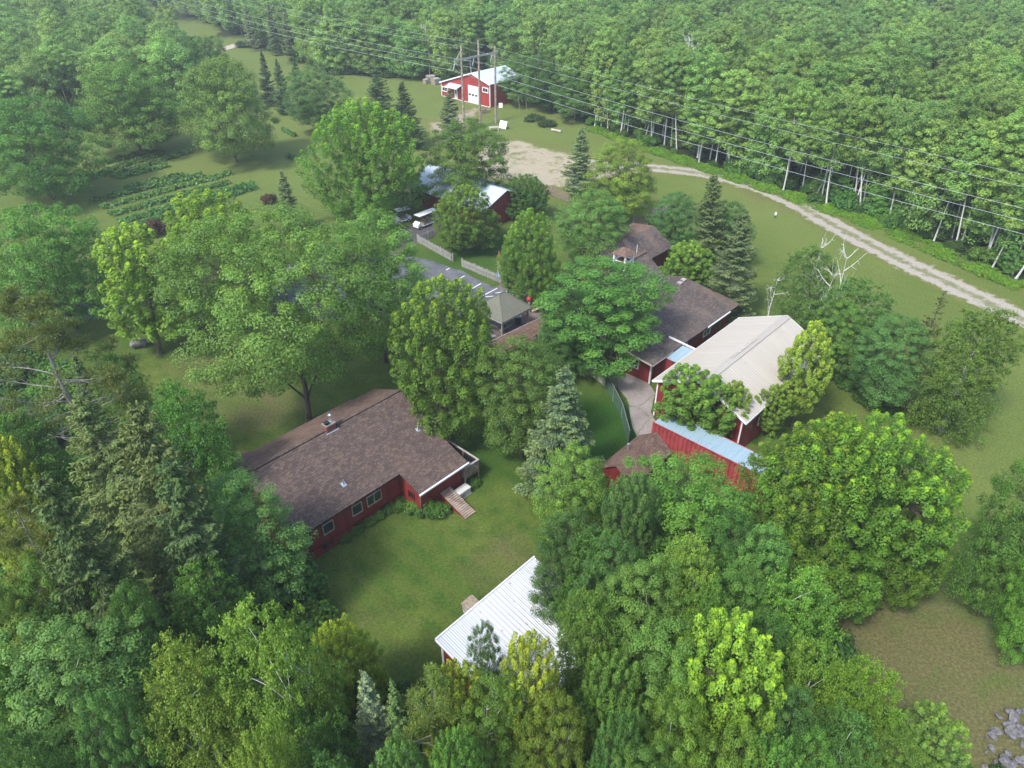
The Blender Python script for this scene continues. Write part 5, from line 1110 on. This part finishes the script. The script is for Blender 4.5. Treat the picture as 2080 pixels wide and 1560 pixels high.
for k, (tx, ty, by, rp, i) in enumerate(SPR_FAR):
    x, y, h, r = top_at(tx, ty, by, rp); far = by < 125 and tx < 400
    lab = ('dark spruce in the row at the edge of the far clearing' if far else 'tall silvery spruce at the wood edge by the sand road' if by < 125 else 'dark spruce in the cluster left of the garage lawn')
    add_tree('spruce', i, x, y, h, r, (.05, .09, .06) if far or by > 125 else (.10, .15, .125), .4, 'spruce_tree', lab, 'spruce tree', 'spruces of the far clearing row' if far else 'tall silvery spruces' if by < 125 else 'dark spruce cluster')
# filler trees that close the near woods
fr = np.random.default_rng(5)
FILL = [(1010, 1372, 1640), (60, 1180, 1500), (20, 1330, 1640), (300, 1180, 1480), (250, 1400, 1700), (470, 1330, 1560), (330, 1470, 1760), (640, 1440, 1660), (560, 1480, 1780), (672, 1530, 1760), (820, 1500, 1760), (930, 1480, 1760), (1030, 1490, 1760), (1130, 1400, 1680), (1240, 1330, 1600), (1250, 1440, 1740),
        (1360, 1420, 1720), (1300, 1510, 1800), (1420, 1180, 1480), (1480, 1150, 1440), (1530, 1240, 1520), (1580, 1400, 1680), (1620, 1480, 1760), (1540, 1500, 1800), (1700, 1450, 1700), (1790, 1500, 1720), (1480, 1040, 1290), (1275, 958, 1235), (1150, 1040, 1280), (1240, 1090, 1370), (60, 830, 1120), (130, 1120, 1440), (420, 1130, 1380), (1480, 1480, 1780), (1730, 1480, 1740), (10, 1180, 1480), (200, 1480, 1780), (60, 1480, 1780), (440, 1490, 1790)]
WORDS = ['hiding the low end of the white shed roof', 'between the spruces and the leaning poplar', 'at the left edge under the poplar', 'in the dark gap below the spruce stand', 'at the foot of the leaning poplar trunk', 'behind the two tall birches', 'at the bottom under the first birch', 'below the golden maple at the lawn', 'at the bottom edge under the twin birch', 'at the bottom left of the silvery spruce', 'at the bottom under the green pine', 'at the bottom below the shed corner', 'at the bottom beside the forked dead tree', 'below the ochre maple', 'in the thicket right of the white shed roof', 'at the bottom between ochre and lime maples',
         'left of the lime maple foot', 'at the bottom edge left of the lime maple', 'deep in the thicket under the white-limbed birch', 'in the thicket beneath the pale-topped ash', 'above the lime maple crown', 'right of the lime maple crown', 'at the bottom right of the lime maple', 'at the bottom edge below the lime maple', 'under the thicket corner birch', 'at the bottom edge beside the young maple', 'beneath the yellow-tipped maples', 'covering the eave of the little shingled shed', 'by the lawn side under the flecked ash', 'in the upper middle of the thicket', 'beneath the bare-limbed pine', 'under the olive spruces at left', 'under the blue-green poplar by the house', 'at the bottom middle of the right thicket', 'at the right foot of the thicket', 'at the left edge below the gaunt pine', 'at the bottom left corner under the poplar', 'in the bottom left corner', 'at the bottom edge between the birches']
for k, ((tx, ty, by), wd0) in enumerate(zip(FILL, WORDS)):
    if k in (5, 6, 12, 34, 36, 38): continue
    kd = ('ash', 'birch', 'poplar', 'maple')[int(fr.integers(0, 4))]; x, y, h, r = top_at(tx, ty, by, fr.uniform(58, 80), .62); nm, ct = NAMES[kd]; c_ = [(.045, .105, .024), (.055, .12, .026), (.042, .095, .028), (.07, .125, .022)][int(fr.integers(0, 4))]
    add_tree(kd, int(fr.integers(0, 3)), x, y, h * .96, r, c_, .3, nm, ('leafy ' if kd != 'birch' else 'fine-leaved ') + ct.split()[0] + ' ' + wd0, ct)
# dead limbs on the birches behind the barn
for j, (tx, ty, by) in enumerate(((1665, 505, 690), (1725, 525, 735), (1690, 560, 720))):
    x, y, h, r = top_at(tx, ty, by, 30); add_tree('snag', 0, x, y, h, 1.6, G_MID, 0, 'dead_tree', ('bare white stem poking through the dark birch behind the barn', 'dead white forked stem on the mown lawn side of the birches', 'short bare white stem low in the birch clump')[j], 'dead tree', rz=j * 2.1)

# ------------------------------------------------------------------ woods
def aspen_protos():
    out = []
    for i in range(4): out.append((*broadleaf(15, 2.5, 300 + i, 'puff', 95, 130, .25, (.30, .44, .38, .5)[i], lobes=.4, rc=.8, limbs=6, bark_='bark_birch', inner=.2, trunk_r=.14, wide=.5, twig=False), 15, 2.5))
    for i in range(2): out.append((*broadleaf(13, 3.7, 330 + i, 'puff', 85, 150, .29, .14, lobes=.3, rc=1.3, limbs=6, bark_='bark', inner=.2, wide=.45), 13, 3.7))
    return out
ASP = aspen_protos()
for i, a in enumerate(ASP): PROTO['asp', i] = a
wr = np.random.default_rng(77); spots = []
def scatter(poly, pitch, xr, yr, jit=.42):
    out = []
    for iy, y in enumerate(np.arange(yr[0], yr[1], pitch)):
        for x in np.arange(xr[0], xr[1], pitch):
            out.append((x + (iy % 2) * pitch * .5 + wr.uniform(-jit, jit) * pitch, y + wr.uniform(-jit, jit) * pitch))
    out = np.array(out); return out[inside(out[:, 0], out[:, 1], poly)]
def visible(p, z=12):
    return np.abs(p[:, 0]) < (p[:, 1] * math.cos(PT) + (HC - z) * math.sin(PT)) * .75 + 14
ne = scatter(WOOD_NE, 4.1, (-340, 330), (10, 440)); nw = scatter(WOOD_NW, 5.2, (-340, -60), (118, 440))
ne = ne[visible(ne) & (ne[:, 1] > 25)]; nw = nw[visible(nw)]
# keep clear of the garage, the power line and trees already placed
placed = np.array([o.location[:2] for o in COL.objects if o.type == 'EMPTY' and o.get('category', '').endswith('tree')])
def clear(p, rr_=3.2): return p[(((p[:, None] - placed[None])**2).sum(2) > rr_ * rr_).all(1)]
ne, nw = clear(ne), clear(nw)
gx, gy = (ne[:, 0] - OG[0]) * CT + (ne[:, 1] - OG[1]) * ST, -(ne[:, 0] - OG[0]) * ST + (ne[:, 1] - OG[1]) * CT
ne = ne[~((gx > -2) & (gx < 13) & (gy > -3.5) & (gy < 19))]
dE = seg_dist(ne[:, 0], ne[:, 1], EDGE)
allp = [(x, y, 0 if (wr.uniform() < (.86 if x > 18 else .45)) else 1, d) for (x, y), d in zip(ne, dE)] + [(x, y, 1 if wr.uniform() < .75 else 0, 30) for x, y in nw]
er = np.random.default_rng(21)
for k in range(70):
    i = int(er.integers(3, 9)); f_ = er.uniform(); a, b = EDGE[i], EDGE[i + 1]; allp.append((a[0] + (b[0]-a[0]) * f_ + er.uniform(.2, 4), a[1] + (b[1]-a[1]) * f_ + er.uniform(.2, 4), 2, 0.))
def view_size(t_): return t_[0]**2 + t_[1]**2
allp.sort(key=view_size)
COLS = [(.105, .185, .06), (.115, .2, .062), (.098, .175, .06), (.112, .19, .055), (.082, .15, .047)]
def spec(t_):
    x, y, kd, d = t_
    if kd == 2: s_ = wr.uniform(.8, 1.2); return (1, 3)[int(wr.integers(0, 2))], 14 * s_, 2.1 * wr.uniform(.8, 1.2), COLS[int(wr.integers(0, 5))]
    i = int(wr.integers(0, 4)) if kd == 0 else 4 + int(wr.integers(0, 2)); s_ = wr.uniform(.68, 1.25); hh = (15 if kd == 0 else 12.5) * s_; r_ = (2.5 if kd == 0 else 3.6) * wr.uniform(.85, 1.2)
    return i, hh, r_, COLS[int(wr.integers(0, 5))]
N_IND = 280; cnt = [0, 0]; rest = []
for t_ in allp:
    i, hh, r_, c_ = spec(t_)
    if cnt[0] + cnt[1] < N_IND:
        kd = t_[2] % 2; cnt[kd] += 1; west = t_[0] < -62
        nm, ct = ('aspen_tree', 'aspen tree') if kd == 0 else ('forest_tree', 'tree')
        lab = ('slender pale-stemmed aspen in the wood beyond the gravel track' if not west else 'slender aspen in the wood beyond the planted rows') if kd == 0 else ('bushy green tree among the aspens of the far wood' if not west else 'bushy green tree in the wood beyond the planted rows')
        gr = ('aspens' if kd == 0 else 'bushy trees') + (' of the far wood' if not west else ' beyond the planted rows')
        ln = (wr.normal(0, .085), wr.normal(0, .085)); e = add_tree('asp', i, t_[0], t_[1], hh, r_, c_, .3, nm, lab, ct, gr, wr.uniform(0, 6.28), ln)
    else: rest.append((t_[0], t_[1], i, hh, r_))

def scatter_object(name, pts, sources, mt_label=None, cat=None):
    """uncountable growth: one object whose points carry copies of hidden source plants; pts = x, y, z, variant, rot, sx, sz"""
    pts = np.array(pts, float); me = bpy.data.meshes.new(name); me.vertices.add(len(pts)); me.vertices.foreach_set("co", pts[:, :3].astype(np.float32).reshape(-1))
    for nm, k in (("variant", 3), ("turn", 4), ("sx", 5), ("sz", 6)):
        a = me.attributes.new(nm, 'INT' if nm == "variant" else 'FLOAT', 'POINT'); a.data.foreach_set("value", pts[:, k].astype(np.int32 if nm == "variant" else np.float32))
    o = bpy.data.objects.new(name, me); COL.objects.link(o); tag(o, mt_label, cat, None, 'stuff')
    src = bpy.data.collections.new(name + "_sources")
    for s_ in sources: src.objects.link(s_)
    ng = bpy.data.node_groups.new(name, 'GeometryNodeTree'); ng.interface.new_socket("Geometry", in_out='INPUT', socket_type='NodeSocketGeometry'); ng.interface.new_socket("Geometry", in_out='OUTPUT', socket_type='NodeSocketGeometry')
    n = ng.nodes.new; gi, go = n('NodeGroupInput'), n('NodeGroupOutput'); ci = n('GeometryNodeCollectionInfo'); ci.inputs[0].default_value = src; ci.inputs[1].default_value = True; ci.inputs[2].default_value = True
    ip = n('GeometryNodeInstanceOnPoints'); ip.inputs['Pick Instance'].default_value = True
    def at(nm, tp): q = n('GeometryNodeInputNamedAttribute'); q.data_type = tp; q.inputs[0].default_value = nm; return [s_ for s_ in q.outputs if s_.enabled][0]
    L = ng.links.new; L(gi.outputs[0], ip.inputs['Points']); L(ci.outputs[0], ip.inputs['Instance']); L(at("variant", 'INT'), ip.inputs['Instance Index'])
    cr = n('ShaderNodeCombineXYZ'); L(at("turn", 'FLOAT'), cr.inputs[2]); L(cr.outputs[0], ip.inputs['Rotation'])
    cs = n('ShaderNodeCombineXYZ'); sx = at("sx", 'FLOAT'); L(sx, cs.inputs[0]); L(sx, cs.inputs[1]); L(at("sz", 'FLOAT'), cs.inputs[2]); L(cs.outputs[0], ip.inputs['Scale'])
    L(ip.outputs[0], go.inputs[0]); md = o.modifiers.new("scatter", 'NODES'); md.node_group = ng; return o
def joined(tm, cm, name, col, tipv):
    """trunk and crown of one tree as a single source mesh with two materials"""
    import bmesh
    bm = bmesh.new(); bm.from_mesh(cm); me = bpy.data.meshes.new(name)
    if tm:
        n0 = len(bm.faces); bm.from_mesh(tm); bm.faces.ensure_lookup_table()
        for f_ in bm.faces[n0:]: f_.material_index = 1
    bm.to_mesh(me); bm.free(); me.materials.append(fixed_leaf(col, tipv))
    if tm: me.materials.append(tm.materials[0])
    return bpy.data.objects.new(name, me)
FIX = {}
def fixed_leaf(col, tipv):
    col = tuple(q * LEAF_GAIN * k_ for q, k_ in zip(col, (1.07, 1.03, .8)))
    if (col, tipv) not in FIX: FIX[col, tipv] = leaf_material(col, tipv)
    return FIX[col, tipv]
srcs = []
for i in range(6):
    for j, c_ in enumerate(COLS[:3]): srcs.append(joined(ASP[i][0], ASP[i][1], 'forest_source_%02d' % (i * 3 + j), c_, .3))
scatter_object('forest', [(x, y, 0, i * 3 + int(wr.integers(0, 3)), wr.uniform(0, 6.28), r_ / ASP[i][3], hh / ASP[i][2]) for x, y, i, hh, r_ in rest], srcs, 'far aspen wood filling the background to the horizon', 'forest')
sap = np.random.default_rng(9)
for k in range(20):
    i = int(sap.integers(2, 8)); f_ = sap.uniform(); a, b = EDGE[i], EDGE[i + 1]; x, y = a[0] + (b[0]-a[0]) * f_ + sap.uniform(.3, 3.5), a[1] + (b[1]-a[1]) * f_ + sap.uniform(.3, 3.5); hh = sap.uniform(2.5, 5.5)
    if x < 14: continue
    add_tree('asp', 4 + k % 2, x, y, hh, hh * sap.uniform(.28, .4), (.075, .16, .04), .4, 'sapling', 'bushy sapling at the foot of the aspens along the wood edge', 'sapling', 'saplings of the wood edge', sap.uniform(0, 6.28))
# undergrowth: shrubs and saplings under the woods
BSH = [bush_mesh(1.3, 1.5, 500 + i) for i in range(3)]; WEED = [bush_mesh(.55, .7, 520 + i, 60, 10, .16) for i in range(2)]
bsrc = []
for i, b_ in enumerate(BSH):
    for j, c_ in enumerate(((.035, .085, .02), (.05, .11, .022), (.03, .07, .02))): bsrc.append(joined(None, b_, 'shrub_source_%02d' % (i * 3 + j), c_, .3))
up = []
for poly, pit, xr, yr in ((WOOD_NE, 3.0, (-120, 140), (20, 240)), (WOOD_NW, 3.4, (-170, -60), (118, 240)), (WOOD_S, 1.9, (-60, 42), (6, 80))):
    q = scatter(poly, pit, xr, yr)
    q = q[visible(q, 2)]
    if poly is WOOD_NE: q = q[(seg_dist(q[:, 0], q[:, 1], EDGE) < 45)]
    near = poly is WOOD_S
    bad = np.zeros(len(q), bool)
    for (ox, oy), (x0, x1, y0, y1) in ((OS, (-1, 9, -8, .5)), (OH, (-9.5, 7, -3.5, 11)), (OT, (-12, 16, -15.5, 1)), (OG, (-2, 12, -1.5, 17))):
        lx, ly = (q[:, 0] - ox) * CT + (q[:, 1] - oy) * ST, -(q[:, 0] - ox) * ST + (q[:, 1] - oy) * CT; bad |= (lx > x0) & (lx < x1) & (ly > y0) & (ly < y1)
    q = q[~bad]
    for x, y in q: s_ = wr.uniform(.6, 1.5); up.append((x, y, 0, int(wr.integers(0, 9)), wr.uniform(0, 6.28), s_ * wr.uniform(.8, 1.2), s_ * wr.uniform(.8, 1.5)))
scatter_object('undergrowth', up, bsrc, 'dark leafy undergrowth beneath the woods', 'undergrowth')
# tall bright weeds between the track and the wood
wsrc = []
for i, b_ in enumerate(WEED):
    for j, c_ in enumerate(((.075, .16, .02), (.06, .135, .018))): wsrc.append(joined(None, b_, 'weed_source_%02d' % (i * 2 + j), c_, .5))
wd_ = []
for k in range(5200):
    s_ = wr.uniform(0, 1); i = int(wr.integers(4, 8)); a, b = EDGE[i], EDGE[i + 1]; d = np.array([b[0]-a[0], b[1]-a[1]]); nn = np.array([d[1], -d[0]]) / np.hypot(*d); q = np.array(a) + d * s_ + nn * (wr.uniform(-1.0, 2.6)) * -1 * -1
    z = wr.uniform(.4, 1.15) * (.55 + .45 * math.sin(q[0] * .9) * math.sin(q[1] * .7 + 1)); wd_.append((q[0], q[1], 0, int(wr.integers(0, 4)), wr.uniform(0, 6.28), z, z))
scatter_object('tall_weeds', wd_, wsrc, 'bright green weeds along the foot of the far wood', 'weeds')

# ------------------------------------------------------------------ planted rows, shrubs by the house
def hosta_row(p0, p1, lab, wd=.75, seed=0):
    rng = np.random.default_rng(seed); p0, p1 = np.array(p0), np.array(p1); L = np.hypot(*(p1 - p0)); n = int(L * 85); s_ = rng.uniform(0, 1, n)
    clump = .8 + .22 * np.sin(s_ * L * 2.2 + seed) * rng.uniform(.5, 1, n); d = (p1 - p0) / L; nv = np.array([-d[1], d[0]]); lat = rng.normal(0, .45, n) * wd
    pos = np.zeros((n, 3)); pos[:, :2] = p0 + d * (s_ * L)[:, None] + nv * lat[:, None]; pos[:, 2] = np.clip(.8 * clump * (1 - (lat / wd)**2 * .6), .08, 1) * rng.uniform(.4, 1.05, n)
    nr = rng.normal(0, .5, (n, 3)) + [0, 0, 1]; nr[:, :2] += nv * (lat / wd)[:, None]
    me = leaf_mesh('hosta_row', pos, nr, rng, .40, .62, .3, None, rng.uniform(0, 1, n)); o = bpy.data.objects.new('plant_row', me); COL.objects.link(o); o.color = (.10, .22, .055, .5); return tag(o, lab, 'plant row', 'planted rows on the lawn')
ROWS = [((205, 335), (322, 305)), ((215, 350), (335, 312)), ((222, 362), (390, 308)), ((238, 364), (342, 338)), ((160, 372), (225, 350)), ((258, 385), (372, 356)), ((182, 412), (412, 357)), ((205, 425), (472, 353)), ((222, 440), (466, 372)), ((240, 455), (515, 374)), ((262, 466), (520, 382)), ((285, 478), (400, 440))]
for k, (a, b) in enumerate(ROWS): hosta_row(P(*a)[:2], P(*b)[:2], 'straight row of broad-leaved garden plants on the lawn', .85, k)
for a, b, lab in (((575, 265), (600, 278), 'short plant row on the worn lawn beside the grey-green ash'), ((585, 318), (640, 345), 'short plant row on the worn lawn left of the golden maple')): hosta_row(P(*a)[:2], P(*b)[:2], lab, .5, 40)
def shrub(px, py, r, h, col, lab, i=0, cat='shrub', tipv=.5):
    q = P(px, py); o = bpy.data.objects.new('shrub', BSH[i % 3]); COL.objects.link(o); o.location = (q[0], q[1], 0); o.scale = (r / 1.3, r / 1.3, h / 1.5); o.rotation_euler[2] = px % 6.28; o.color = (*col, tipv); return tag(o, lab, cat)
HG = (.075, .18, .03)
for k, (px, py, r, h) in enumerate(((700, 1095, .6, .7), (722, 1078, .7, .8), (745, 1062, .7, .8), (768, 1046, .75, .9), (790, 1034, .75, .9), (812, 1028, .8, .9), (838, 1034, .9, 1.1), (868, 1040, 1.0, 1.2), (893, 1044, .85, 1.0))):
    shrub(px, py, r, h, HG, ('low shrub under the left house windows, at the row end', 'low shrub below the single house window', 'leafy shrub midway along the house wall', 'leafy shrub under the double house window', 'shrub in the angle before the house extension', 'shrub tucked in the inner corner of the house', 'full shrub left of the white downspout', 'largest round shrub right of the white downspout', 'shrub beside the foot of the wooden ramp')[k], k)
shrub(962, 985, .6, .7, HG, 'small shrub below the deck railing beside the generator', 1)
shrub(1097, 632, 1.0, 1.1, (.12, .19, .02), 'yellow-green clipped hedge by the pavilion walkway', 0, 'hedge')
shrub(1120, 610, 1.0, 1.0, (.04, .1, .025), 'dark shrub beneath the upright maple', 2)
shrub(318, 478, 1.6, 2.6, (.085, .045, .03), 'purple-brown leafed shrub between the yellow maples', 1, 'shrub', .1)
shrub(548, 412, 1.2, 1.8, (.085, .045, .03), 'purple-brown shrub left of the small blue spruce', 0, 'shrub', .1)
shrub(1085, 245, 2.2, 1.4, (.06, .12, .035), 'green bean patch mound near the wooden stakes', 0); shrub(1110, 255, 2.0, 1.2, (.05, .1, .03), 'dark weedy mound at the wood edge by the garage', 2)
shrub(495, 95, 2.5, 2.0, (.05, .1, .035), 'rounded bush at the sand road bend', 1)
for k, (px, py, r, h) in enumerate(((1690, 760, 1.2, 1.0), (1725, 785, 1.3, 1.1), (1760, 812, 1.3, 1.0), (1800, 835, 1.3, .9), (1845, 850, 1.2, .8))): shrub(px, py, r, h, (.07, .155, .02), ('bright weed clump nearest the barn in the lawn border', 'second bright weed clump from the barn in the lawn border', 'middle bright weed clump of the lawn border', 'fourth bright weed clump below the blue-green tree', 'outermost bright weed clump of the lawn border')[k], k)
for k, (px, py) in enumerate(((1405, 690), (1440, 675))): shrub(px, py, 1.0, 3.2, (.08, .15, .03), ('leafy vine bush beside the blue link roof', 'leafy vine bush under the lodge gutter')[k], k)

# ------------------------------------------------------------------ haze
hz = MB().box(-700, 700, -120, 620, -1, 42.5)
hm = bpy.data.materials.new("haze"); hm.use_nodes = True; ht = hm.node_tree; ht.nodes.clear(); ho = ht.nodes.new("ShaderNodeOutputMaterial"); hv = ht.nodes.new("ShaderNodeVolumePrincipled")
hv.inputs["Color"].default_value = (.94, .985, 1.0, 1); hv.inputs["Density"].default_value = .00048; hv.inputs["Anisotropy"].default_value = .2; ht.links.new(hv.outputs[0], ho.inputs["Volume"])
ho_ = hz.build('haze', hm); tag(ho_, kind='stuff')
